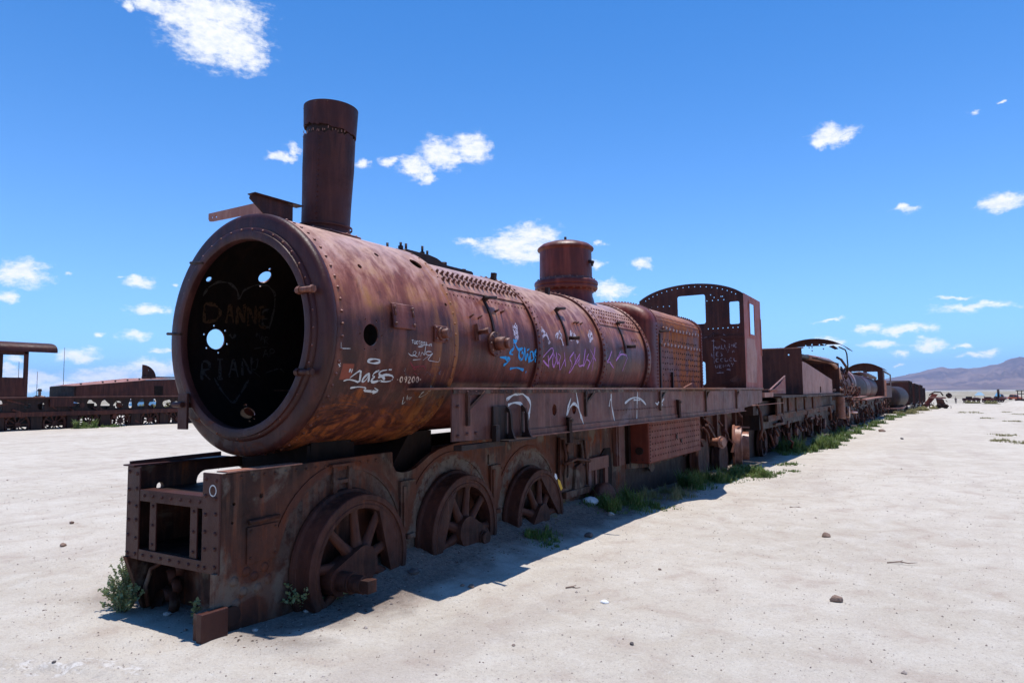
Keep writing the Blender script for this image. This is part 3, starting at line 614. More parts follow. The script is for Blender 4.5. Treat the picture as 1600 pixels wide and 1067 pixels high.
for k in range(26):
    t = 2*PI*k/26; 
    if k == 0: b0 = MB().rivet((0,0,0), (0,0,1), .017, .022).build('dome_bolt', M['bolt'], dm); o = b0
    else: o = b0.copy(); COL.objects.link(o); o.parent = dm
    o.location = (.392*math.cos(t), DY+.392*math.sin(t), 2.975)
b = MB()
for k in range(44): t = 2*PI*k/44; b.rivet((.375*math.cos(t), DY+.375*math.sin(t), 3.415), (math.cos(t),math.sin(t),.9), .013, .012)
for k in range(26): t = 2*PI*(k+.5)/26; b.rivet((.402*math.cos(t), DY+.402*math.sin(t), 2.846), (0,0,-1), .015, .02)
b.build('dome_rivets', M['bolt'], dm, kind='stuff')
b = MB().cyl((.345,DY-.02,3.22),(.42,DY+.02,3.20), .022, n=8); b.bar((.40,DY,3.22),(.40,DY,3.15), .03, .02); b.cyl((-.35,DY,3.12),(-.39,DY,3.12), .022, n=8)
b.build('dome_hook', M['dark'], dm)

# firebox: rounded shoulder ring then the flat-sided wrapper
def fbsec(h, w, y, zs=2.42, zb=1.50, n=24, pw=2.35):
    o = [(w, y, zb)]
    for i in range(n+1):
        t = PI*i/n; c_, s_ = math.cos(t), math.sin(t); o.append((w*math.copysign(abs(c_)**(2/pw), c_), y, zs+h*abs(s_)**(2/pw)))
    o.append((-w, y, zb)); return o
def loft(secs, caps=True):
    mb = MB(); n = len(secs[0]); vs = [p for s_ in secs for p in s_]
    fs = [(k*n+i, k*n+i+1, (k+1)*n+i+1, (k+1)*n+i) for k in range(len(secs)-1) for i in range(n-1)]
    mb.add(vs, fs, True)
    if caps: k = (len(secs)-1)*n; mb.f += [tuple(range(n)), tuple(k+i for i in reversed(range(n)))]; mb.sm += [False, False]
    return mb
o = loft([fbsec(.20,.78,6.14,2.40), fbsec(.26,.82,6.16), fbsec(.33,.85,6.20), fbsec(.375,.868,6.27), fbsec(.385,.872,6.36), fbsec(.385,.872,6.43)]).build('throat_ring', M['red'], loco); o.data.set_sharp_from_angle(angle=R_(35))
o = loft([fbsec(.375,.855,6.43), fbsec(.370,.852,7.5), fbsec(.365,.848,8.70)]).build('firebox', M['fire'], loco); o.data.set_sharp_from_angle(angle=R_(35))
fb = o
o = loft([fbsec(.385,.868,8.64), fbsec(.385,.868,8.72)]).build('firebox_end_ring', M['ash'], loco)
rv = MB()
def fbp(t, y, h=.385, w=.870, zs=2.42, pw=2.35):
    c_, s_ = math.cos(t), math.sin(t); return (w*math.copysign(abs(c_)**(2/pw), c_), y, zs+h*abs(s_)**(2/pw)), (c_, 0, s_)
for y in (6.39, 8.68):
    for k in range(18): rv.rivet((.872, y, 1.55+k*.05), (1,0,0), .014, .012)
    for k in range(1, 26): p, n_ = fbp(PI*k/52+.02, y, .388); rv.rivet(p, n_, .014, .012)
for k in range(44): rv.rivet((.855, 6.50+k*.050, 2.50), (1,0,.2), .010, .009); rv.rivet((.835, 6.50+k*.050, 2.555), (1,0,.4), .010, .009)
rv.build('firebox_rivets', M['red'], fb, kind='stuff'); rv = MB()
for j in range(8):
    for k in range(20):
        if random.random() < .05: continue
        rv.rivet((.853, 6.58+k*.106, 1.60+j*.088+(.008*(k%2))), (1,0,0), .017, .008)
rv.build('firebox_stays', M['dark'], fb, kind='stuff')
b0 = None
for z, n_, y0 in ((2.385,11,6.72),(2.14,12,6.62)):
    for k in range(n_):
        if b0 is None:
            b = MB().cyl((0,0,0),(.035,0,0), .024, n=8); b.box(.03,.055,-.024,.024,-.024,.024); b0 = b.build('plug_bolt', M['bright'], fb); o = b0
        else: o = b0.copy(); COL.objects.link(o); o.parent = fb
        o.location = (.850, y0+k*.165, z+random.uniform(-.008,.008))
b = MB()
for y in (6.70,7.25,7.9,8.45): b.lathe([(.045,-.02),(.052,.0),(.045,.006),(.030,.004)], (.50, y, 2.735), (.45,0,.9), 16, closed=True)
b.build('washout_ring', M['red'], fb)
b = MB().box(.856,.872,6.52,6.56,1.50,2.30); b.cyl((.86,6.55,2.33),(.93,6.75,2.35), .016, n=8); b.bar((.87,7.05,1.50),(.87,7.05,1.74), .02, .03)
b.build('firebox_strap', M['dark'], fb)
# lower firebox below the running board
b = MB().box(-.76,.785,6.20,8.75,.42,1.06)
ash = b.build('ashpan_box', M['ash'], loco, bevel=.02)
rv = MB()
for j in range(6):
    for k in range(21): rv.rivet((.786, 6.34+k*.114, .52+j*.088+.0), (1,0,0), .015, .008)
for k in range(12): rv.rivet((.786,6.24,.46+k*.046),(1,0,0), .012, .009)
for k in range(5): rv.rivet((.32+k*.09,6.20,.47),(0,-1,0), .012, .01)
rv.build('ashpan_stays', M['cab'], ash, kind='stuff')
b = MB().cyl((.64,6.17,.60),(.64,6.21,.60), .055, n=16); b.cyl((.785,7.42,.74),(.80,7.42,.74), .035, n=10); b.cyl((.785,7.65,.66),(.80,7.65,.66), .03, n=10)
b.build('mud_plug', M['dark'], ash)
b = MB().box(.20,.50,6.14,6.19,.36,.98); b.box(.50,.512,6.12,6.19,.36,.98); b.build('damper_plate', M['dark'], loco)
b = MB().plate([(6.0,.36),(6.9,.30),(8.4,.34),(8.75,.42),(6.0,.42)], [], 'X', .46, .05); b.cyl((.50,7.0,.36),(.53,7.0,.36), .14, n=20); b.build('spring_hanger', M['frame'], loco)

# running boards and valances
VT = 1.485
def board(s):
    bd = MB().box(.76*s if s > 0 else -1.215, 1.215 if s > 0 else -.76, .925, 12.0, VT-.006, VT+.008)
    t = bd.build('running_board', M['bright'], loco)
    v = MB().plate([(.930,1.092),(1.55,1.078),(6.0,1.068),(8.6,1.062),(10.2,1.060),(10.2,1.12),(11.9,1.20),(11.9,VT-.006),(.930,VT-.006)], [circ(2.56,1.285,.045,14,.055), circ(2.98,1.285,.045,14,.055)] if s > 0 else [], 'X', 1.19*s-.005, .012)
    v.build('valance', M['val'], loco)
    a = MB().box(min(1.19*s,1.245*s), max(1.19*s,1.245*s), 2.05, 10.2, 1.062, 1.072); a.box(min(1.20*s,1.212*s), max(1.20*s,1.212*s), 2.05, 10.2, 1.072, 1.125)
    a.build('valance_angle', M['val'], loco)
    return t
board(1); board(-1)
b = MB().box(1.203,1.213,.94,11.9,1.445,1.478); b.build('top_angle', M['frame'], loco)
for y in (1.10,3.20,5.48,7.6,9.6):
    b = MB().box(1.203,1.226,y,y+.03,1.20 if y<7 else 1.12,1.43); b.plate([(y,1.43),(y+.20,1.44),(y+.20,1.46),(y,1.46)], [], 'X', 1.203, .02); b.bar((1.214,y+.02,1.33),(1.214,y+.24,1.455), .02, .025, (1,0,0)); b.build('valance_rib', M['frame'], loco)
rv = MB()
for k in range(96): rv.rivet((1.214, 1.0+k*.113, 1.462), (1,0,0), .009, .006)
for k in range(26): rv.rivet((1.205, 4.0+k*.085, 1.24), (1,0,0), .009, .006)
for y, z in ((1.0,1.35),(1.0,1.13),(1.12,1.14),(1.24,1.14)): rv.rivet((1.205,y,z),(1,0,0), .014,.01)
rv.build('valance_rivets', M['val'], loco, kind='stuff')
# step bracket hanging on the valance
b = MB()
for y in (1.66, 1.93):
    pr = [(1.205,1.09),(1.30,1.085),(1.315,1.075),(1.285,1.09),(1.268,1.16),(1.262,1.27),(1.245,1.32),(1.215,1.345),(1.205,1.345)]
    b.plate([(1.205,1.065),(1.31,1.065),(1.29,1.09),(1.27,1.15),(1.262,1.27),(1.245,1.32),(1.215,1.345),(1.205,1.345)], [rrect(1.212,1.238,1.11,1.29,.01)], 'Y', y, .025)
b.box(1.205,1.33,1.52,1.97,1.055,1.068); b.box(1.205,1.222,1.46,1.66,1.06,1.34); b.box(1.22,1.26,1.44,1.50,1.06,1.19)
b.build('step_bracket', M['dark'], loco, bevel=.003)
MB().box(1.16,1.235,1.0,1.62,1.02,1.058).build('step_angle', M['dark'], loco)
for y, z in ((2.80,1.08),(6.2,1.20),):
    b = MB().bar((1.225,y,z+.13),(1.23,y+.01,z-.12), .05, .035); b.cyl((1.215,y,z+.10),(1.27,y,z+.10), .02, n=8); b.build('drop_hanger', M['dark'], loco)
# jagged ends and torn strips along the board
b = MB().plate([(1.21,5.4),(1.235,5.6),(1.22,6.2),(1.34,6.6),(1.56,6.95),(1.53,7.6),(1.32,8.2),(1.21,8.8)], [], 'Z', VT+.006, .004); b.bar((1.20,6.55,1.50),(1.27,6.7,1.56), .03, .006)
b.build('torn_plate', M['bright'], loco)
for p0, p1 in (((.95,1.66,1.497),(1.40,1.52,1.495)),((1.05,3.68,1.497),(1.40,3.74,1.495))): MB().bar(p0, p1, .035, .008).build('projecting_bar', M['dark'], loco)
b = MB().box(1.05,1.30,12.0,13.9,VT-.03,VT-.015); b.box(.95,1.22,12.05,13.0,1.30,1.40); b.bar((.9,12.2,1.12),(1.3,13.6,1.16), .06, .012); b.bar((1.0,12.5,1.30),(1.15,15.2,1.28), .05, .012)
b.build('cab_step_plate', M['palepl'], loco)

# cab: arched front sheet and two sides
arch = [(-1.1,1.50),(-1.1,3.40)]+[(1.1*math.sin(R_(a))/math.sin(R_(62)), 3.40+.285*(math.cos(R_(a))-math.cos(R_(62)))/(1-math.cos(R_(62)))) for a in range(-58,59,4)]+[(1.1,3.40),(1.1,1.50)]
holes = [rrect(-.25,.335,2.83,3.44,.045), rrect(.822,1.018,2.79,3.245,.03), rrect(.18,.30,1.57,2.05,.05)]
dots = []
for a in range(-54,56,6):
    x = 1.04*math.sin(R_(a))/math.sin(R_(62)); dots.append((x, 3.335+.285*(math.cos(R_(a))-math.cos(R_(62)))/(1-math.cos(R_(62)))))
dots += [(.37+.115*k, 3.30-.0*k) for k in range(4)]+[(.45,3.42),(.52,3.36),(.66,3.37),(.69,3.37)]+[(.38+.1*k, 2.72) for k in range(7)]+[(-.95+.13*k, 3.25) for k in range(5)]
for x, z in dots: holes.append([(x-.009,z-.009),(x+.009,z-.009),(x+.009,z+.009),(x-.009,z+.009)])
holes.append([(.78,1.66),(.85,1.62),(.98,1.64),(1.0,1.70),(.93,1.69),(.95,1.76),(.88,1.72)])
MB().plate(arch, holes, 'Y', 10.92, .010).build('cab_front', M['cab'], loco)
for a_ in ((.36,1.09,10.895,10.918,2.50,2.56),(.44,.60,10.88,10.918,2.58,2.60),(.60,1.0,10.89,10.918,1.56,1.585)): MB().box(*a_).build('cab_stiffener', M['cab'], loco)
MB().plate([(10.932,1.50),(12.50,1.50),(12.50,3.395),(10.932,3.41)], [rrect(11.42,11.88,2.60,3.255,.02)], 'X', 1.092, .010).build('cab_side', M['cabside'], loco)
MB().plate([(10.932,1.50),(12.50,1.50),(12.50,3.395),(10.932,3.41)], [rrect(11.42,11.88,2.60,3.255,.02)], 'X', -1.1, .010).build('cab_side', M['cabside'], loco)
b = MB().plate([(11.38,2.56),(11.93,2.56),(11.93,3.30),(11.38,3.30)], [rrect(11.43,11.87,2.61,3.25,.015)], 'X', 1.103, .008)
MB().box(1.103,1.113,12.44,12.50,2.2,3.0).build('cab_edge_strip', M['cabside'], loco)
b.build('cab_window_frame', M['cabside'], loco)
MB().plate([(11.0,1.62),(11.9,1.60),(12.0,2.2),(11.8,2.52),(11.1,2.50)], [], 'X', 1.1035, .0015).build('faded_patch', M['palepl'], loco)

# main frames, front beam
FR = [(-.50,.965),(1.065,.982),(1.075,.87),(1.11,.825),(1.18,.805),(1.27,.805),(1.36,.825),(1.44,.862),(1.55,.915),(1.68,.958),(1.86,.985),(2.02,1.0),(6.0,1.03),(6.0,-.1),(-.2,-.1),(-.40,.0),(-.64,.0),(-.64,.165),(-.535,.170),(-.535,.37),(-.50,.37)]
hR = [circ(-.205,.80,.017,10), circ(-.41,.775,.012,8), circ(-.42,.66,.010,8), rrect(2.46,2.49,.75,.85,.01)]
MB().plate(FR, hR, 'X', .455, .045).build('main_frame', M['frame'], loco, bevel=.004)
MB().plate([q for q in FR if q[0] > -.6 and q != (-.535,.170)], [circ(-.304,.814,.028,14), rrect(-.02,.42,.738,.892,.075,6)], 'X', -.50, .045).build('main_frame', M['frame'], loco, bevel=.004)
MB().box(.503,.556,-.655,-.475,-.05,.175).build('guard_iron_block', M['beam'], loco, bevel=.006)
b = MB().cyl((.50,-.42,.10),(.520,-.42,.10), .06, n=16); b.build('guard_iron_boss', M['dark'], loco)
for nm, x0, x1 in (('beam_post',-.502,-.354),('beam_post',.333,.503)): MB().box(x0,x1,-.515,-.502,.360,.972).build(nm, M['beam'], loco, bevel=.004)
MB().box(-.352,.331,-.512,-.502,.748,.824).build('cross_beam', M['beam'], loco, bevel=.003)
MB().box(-.352,.331,-.512,-.502,.358,.430).build('cross_beam', M['beam'], loco, bevel=.003)
MB().box(-.352,.331,-.502,-.41,.812,.822).build('beam_shelf', M['beam'], loco)
for x0 in (-.252,.190): MB().box(x0,x0+.072,-.500,-.488,.430,.748).build('beam_upright', M['beam'], loco, bevel=.003)
rv = MB()
for z in np.linspace(.40,.93,6):
    for x in (-.475,-.385,.365,.465): rv.rivet((x,-.515,z+random.uniform(-.008,.008)), (0,-1,0), .014, .010)
for x in np.linspace(-.30,.30,7): rv.rivet((x,-.512,.786), (0,-1,0), .013, .010); rv.rivet((x,-.512,.394), (0,-1,0), .013, .010)
for z in np.linspace(.47,.72,3):
    for x in (-.216,.226): rv.rivet((x,-.500,z), (0,-1,0), .012, .009)
rv.build('beam_rivets', M['beam'], loco, kind='stuff')
MB().box(-.46,.46,-.44,.24,.795,.805).build('beam_deck', M['dark'], loco); MB().box(-.46,.46,-.48,.3,.42,.43).build('beam_floor', M['dark'], loco)
MB().plate([(-.45,.43),(.45,.43),(.45,.79),(-.45,.79)], [], 'Y', .10, .02).build('frame_stretcher', M['dark'], loco)
b = MB().box(-.53,-.40,-.53,.22,.975,.985); b.bar((-.50,-.5,.99),(-.42,.15,1.01), .02,.03); b.build('frame_top_plate', M['beam'], loco)
b = MB().box(.405,.515,-.47,.12,.972,.980); b.build('frame_top_plate', M['bright'], loco)
MB().box(-.45,-.02,-.20,-.18,-.1,.42).build('guard_plate', M['frame'], loco); MB().box(.0,.12,-.3,-.28,-.1,.42).build('guard_plate', M['frame'], loco)
b = MB()
for i in range(5): b.lathe([(.045,0),(.06,.03),(.045,.06)], (-.34+.07*(i%2),-.33+.01*i,.08+.06*i), (.4,1,.2), 12)
b.tube([(-.40,-.40,.02),(-.41,-.42,.15),(-.38,-.40,.27),(-.30,-.35,.33),(-.2,-.3,.34)], .016); b.lathe([(.10,0),(.12,.04),(.10,.08)], (-.30,-.30,.02), (0,-1,.2), 16)
b.build('coupling_parts', M['frame'], loco)
# raised details on the frame side
b = MB().box(.50,.512,-.315,-.075,.385,.615); b.build('cover_plate', M['frame'], loco, bevel=.004)
b = MB().cyl((.515,-.31,.645),(.515,-.07,.652), .014, n=8); b.build('cover_lip', M['frame'], loco)
def arcband(yc, zc, r0, r1, a0, a1, x0, th, n=26):
    o_ = [(yc+r1*math.cos(R_(a0+(a1-a0)*i/n)), zc+r1*math.sin(R_(a0+(a1-a0)*i/n))) for i in range(n+1)]+[(yc+r0*math.cos(R_(a1-(a1-a0)*i/n)), zc+r0*math.sin(R_(a1-(a1-a0)*i/n))) for i in range(n+1)]
    return MB().plate(o_, [], 'X', x0, th)
for yc, zc in ((.54,.27),(1.87,.24),(3.25,.20)):
    arcband(yc, zc, .625, .685, -12, 168, .50, .009).build('axle_arch', M['arch'], loco, bevel=.005)
b = MB().box(.50,.53,.40,.44,.63,.93); b.box(.50,.53,.55,.585,.63,.93); b.box(.50,.525,.44,.55,.80,.83); b.box(.50,.54,.38,.60,.925,.945); b.build('spring_guide', M['frame'], loco, bevel=.004)
rv = MB()
for k in range(16): rv.rivet((.50, -.36+k*.088, .935), (1,0,0), .012, .009)
for y in (1.22,1.32,2.50,2.60,2.72):
    for z in (.33,.45,.57,.69): rv.rivet((.50,y,z),(1,0,0), .014,.010)
for y, z in ((-.10,.59),(-.10,.42),(-.29,.59),(-.29,.42)): rv.rivet((.512,y,z),(1,0,0), .010,.008)
for y, z in ((-.40,.30),(-.33,.22),(-.25,.30),(-.22,.22),(-.31,.34),(-.38,.16),(-.14,.26),(-.17,.34)): rv.rivet((.50,y,z),(1,0,0), .034,.010, 10)
rv.build('frame_rivets', M['frame'], loco, kind='stuff')
for y in (1.21, 2.55):
    b = MB().box(.50,.53,y-.07,y+.12,.30,.74); b.box(.53,.545,y-.05,y+.0,.35,.70); b.box(.51,.56,y-.02,y+.08,.27,.31); b.build('horn_block', M['frame'], loco, bevel=.006)

# driving wheels
def wheel(name, y, z, crank, mat, s=1, pin=.12, R=.50, nsp=9, tag_pin=None, x0=.548):
    """tyre with flange, boss, spokes, counterweight and crank pin; crank = direction of the crank in degrees from +y"""
    X0 = x0; X1 = x0+.12
    rim = MB().lathe([(R-.105,-.025),(R-.02,-.040),(R+.030,-.040),(R+.034,-.030),(R+.028,-.012),(R+.006,-.004),(R,.008),(R-.004,.118),(R-.010,.124),(R-.046,.124),(R-.050,.112),(R-.070,.110),(R-.078,.116),(R-.105,.110)], (0,0,0), (1,0,0), 72, closed=True)
    w = rim.build(name, mat, loco); w.location = (X0*s, y, z); w.data.set_sharp_from_angle(angle=R_(28))
    if s < 0: w.rotation_euler = (0,0,PI)
    hub = MB().lathe([(0,.145),(.120,.145),(.132,.135),(.135,.02),(0,.01)], (0,0,0), (1,0,0), 32)
    ca = R_(crank); cy, cz = .235*math.cos(ca), .235*math.sin(ca)
    o_ = []
    for i in range(25):
        t = ca+PI/2+PI*i/24; o_.append((.135*math.cos(t), .135*math.sin(t)))
    for i in range(25):
        t = ca-PI/2+PI*i/24; o_.append((cy+.105*math.cos(t), cz+.105*math.sin(t)))
    hub.plate(o_, [], 'X', .03, .117); hub.build('wheel_boss', mat, w, bevel=.008)
    sp0 = None
    for k in range(nsp):
        a = 2*PI*(k+.5)/nsp+ca
        vs = []
        for rr, wd, d0, d1 in ((.10,.055,.03,.115),(.22,.040,.035,.100),(R-.13,.035,.04,.090),(R-.085,.060,.03,.100)):
            for i in range(8):
                t = 2*PI*i/8; vs.append(((d0+d1)/2+(d1-d0)/2*math.sin(t), math.cos(t)*wd, rr))
        fs = [(q*8+i, q*8+(i+1)%8, q*8+8+(i+1)%8, q*8+8+i) for q in range(3) for i in range(8)]
        if sp0 is None: sp0 = MB().add(vs, fs, True).build('spoke', mat, w); o = sp0
        else: o = sp0.copy(); COL.objects.link(o); o.parent = w
        o.rotation_euler = (a-PI/2, 0, 0)
    ri = R-.095; hh = R_(47); base = ca+PI
    o_ = [(ri*math.cos(base-hh+2*hh*i/20), ri*math.sin(base-hh+2*hh*i/20)) for i in range(21)]
    MB().plate(o_, [], 'X', .035, .080).build('counterweight', mat, w, bevel=.006)
    if pin:
        b = MB().cyl((.14,cy,cz),(.14+pin*.45,cy,cz), .070, n=24); b.cyl((.14+pin*.45,cy,cz),(.14+pin,cy,cz), .060, n=24)
        if pin > .2: b.cyl((.14+pin*.5,cy,cz),(.14+pin*.53,cy,cz), .074, n=24); b.bar((.14+pin-.01,cy,cz),(.14+pin+.07,cy+.0,cz), .085, .085)
        b.build('crank_pin', mat, w, bevel=.004)
    return w
w1 = wheel('driving_wheel', .55, .225, 196, M['wheel'], pin=.22)
w2 = wheel('driving_wheel', 1.87, .225, -22, M['wheel'], pin=.05)
w3 = wheel('driving_wheel', 3.24, .140, 222, M['wheel'], pin=.03)
for y, z in ((.55,.225),(1.87,.225),(3.24,.15)): wheel('driving_wheel', y, z, 20, M['wheel'], s=-1, pin=0)
b = MB()
for y, z in ((.55,.225),(1.87,.225),(3.24,.15)): b.cyl((-.5,y,z),(.5,y,z), .075, n=16)
b.build('axle', M['dark'], loco)
# yellow and white scrap of paint on the third wheel
MB().plate([(3.60,.50),(3.66,.47),(3.72,.38),(3.68,.36),(3.62,.44)], [], 'X', .6445, .001).build('yellow_mark', plain('yellow_paint', (.75,.42,.02), .6), w3).matrix_parent_inverse = Matrix.Translation((-.52,-3.24,-.14))
MB().plate([(3.54,.565),(3.575,.55),(3.60,.50),(3.57,.49),(3.53,.53)], [], 'X', .6445, .001).build('white_mark', plain('white_paint', (.7,.7,.72), .6), w3).matrix_parent_inverse = Matrix.Translation((-.52,-3.24,-.14))
# castings, guides and plates between third wheel and firebox
b = MB().plate([(3.88,.30),(4.68,.24),(4.70,.84),(3.92,.93)], [rrect(4.25,4.48,.60,.82,.03), rrect(3.98,4.12,.45,.80,.03)], 'X', .52, .03); b.build('motion_plate', M['frame'], loco, bevel=.006)
b = MB().plate([(4.20,.30),(4.45,.30),(4.50,.48),(4.40,.60),(4.25,.56)], [], 'X', .55, .04); b.box(.55,.60,3.95,4.60,.22,.30); b.box(.55,.58,4.3,4.6,.52,.56); MB().cyl((.55,4.05,.80),(.60,4.05,.80), .05, n=14).build('pin_boss', M['frame'], loco); b.build('slide_bracket', M['frame'], loco, bevel=.008)
b = MB().tube([(.57,3.95,.90),(.58,4.0,.7),(.57,3.98,.5),(.56,4.0,.34)], .018); b.tube([(.57,4.5,.86),(.59,4.52,.6),(.58,4.56,.32)], .014); b.tube([(.6,3.9,.62),(.61,4.2,.66),(.6,4.6,.60)], .02)
b.build('brake_rod', M['frame'], loco)
b = MB().box(.50,.56,4.66,5.28,.46,.62); b.box(.50,.54,5.20,5.30,.08,.48); b.box(.50,.53,4.72,4.80,.10,.46); b.box(.50,.515,4.95,5.0,.10,.46); b.build('spring_carrier', M['val'], loco, bevel=.006)
b = MB().box(.50,.56,5.56,5.83,.44,1.0); b.box(.56,.575,5.60,5.66,.44,1.0); b.build('firebox_support', M['val'], loco, bevel=.005)
b = MB().plate([(5.10,.26),(5.12,.62),(5.25,.70),(5.45,.70),(5.5,.40),(5.46,.14)], [], 'X', .503, .01); b.build('frame_hole_plate', M['inside'], loco)
b = MB().box(-.45,.45,5.8,13.2,-.25,.50); b.box(-.3,.3,2.0,6.0,.45,.9); b.box(-.45,.45,10.9,12.4,1.2,1.46); b.box(-.9,.9,12.4,12.9,.9,1.3); b.build('frame_core_fill', M['dark'], loco)  # long low box is added dark fill, deepening the shade under the rear
# trailing truck
b = MB().plate([(8.8,.30),(8.8,.98),(12.6,1.05),(12.6,.55),(10.6,.45),(10.2,.30)], [circ(9.6,.70,.14,14,.16)], 'X', .44, .04); b.build('trailing_frame', M['frame'], loco, bevel=.005)
arcband(9.65,.42,.34,.42,5,175,.482,.02).build('axle_arch', M['frame'], loco)
b = MB().cyl((.45,10.45,.45),(.78,10.35,.45), .085, n=18); b.cyl((.70,10.38,.45),(.74,10.36,.45), .12, n=18); b.build('axle_stub', M['bright'], loco)
b = MB().lathe([(.0,.0),(.36,.0),(.40,.01),(.40,.03),(.36,.04),(.355,.15),(.34,.16),(.25,.15),(.0,.13)], (.50,9.35,.22), (1,0,0), 40); b.build('trailing_wheel', M['wheel'], loco).data.set_sharp_from_angle(angle=R_(30))
b = MB().lathe([(.0,.0),(.36,.0),(.40,.01),(.40,.03),(.36,.04),(.355,.15),(.34,.16),(.25,.15),(.0,.13)], (.46,10.9,.10), (1,0,0), 40); b.build('trailing_wheel', M['wheel'], loco).data.set_sharp_from_angle(angle=R_(30))
b = MB().lathe([(.10,-.08),(.33,-.08),(.44,-.06),(.45,-.02),(.42,.0),(.415,.12),(.40,.13),(.34,.12),(.33,.06),(.10,.06)], (.60,12.0,.27), (1,.22,0), 48); b.cyl((.60,12.0,.27),(.86,12.06,.27), .30, n=32); b.build('trailing_wheel', M['bright'], loco).data.set_sharp_from_angle(angle=R_(30))
b = MB()
for i in range(26):
    y = random.uniform(8.9,13.6); z = random.uniform(.35,1.15); x = random.uniform(.40,.72)
    if random.random() < .5: b.bar((x,y,z),(x+random.uniform(-.05,.1),y+random.uniform(-.2,.5),z+random.uniform(-.35,.3)), random.uniform(.02,.07), random.uniform(.02,.05))
    else: b.tube([(x,y,z),(x+.05,y+.1,z-.1),(x+.03,y+.25,z-random.uniform(.1,.4))], random.uniform(.012,.03), 6)
for y in (9.0,9.9,10.7,11.3,12.2,12.8): b.box(.45,.56,y,y+random.uniform(.08,.2),.35,1.08)
b.build('underframe_fittings', M['grime'], loco, kind='stuff')
b = MB().tube([(.9,12.75,1.15),(.97,12.8,.95),(.98,12.85,.6),(.9,12.9,.35)], .03); b.tube([(.8,13.1,1.0),(.84,13.2,.6),(.9,13.3,.3)], .022); b.build('feed_pipe', M['grime'], loco)

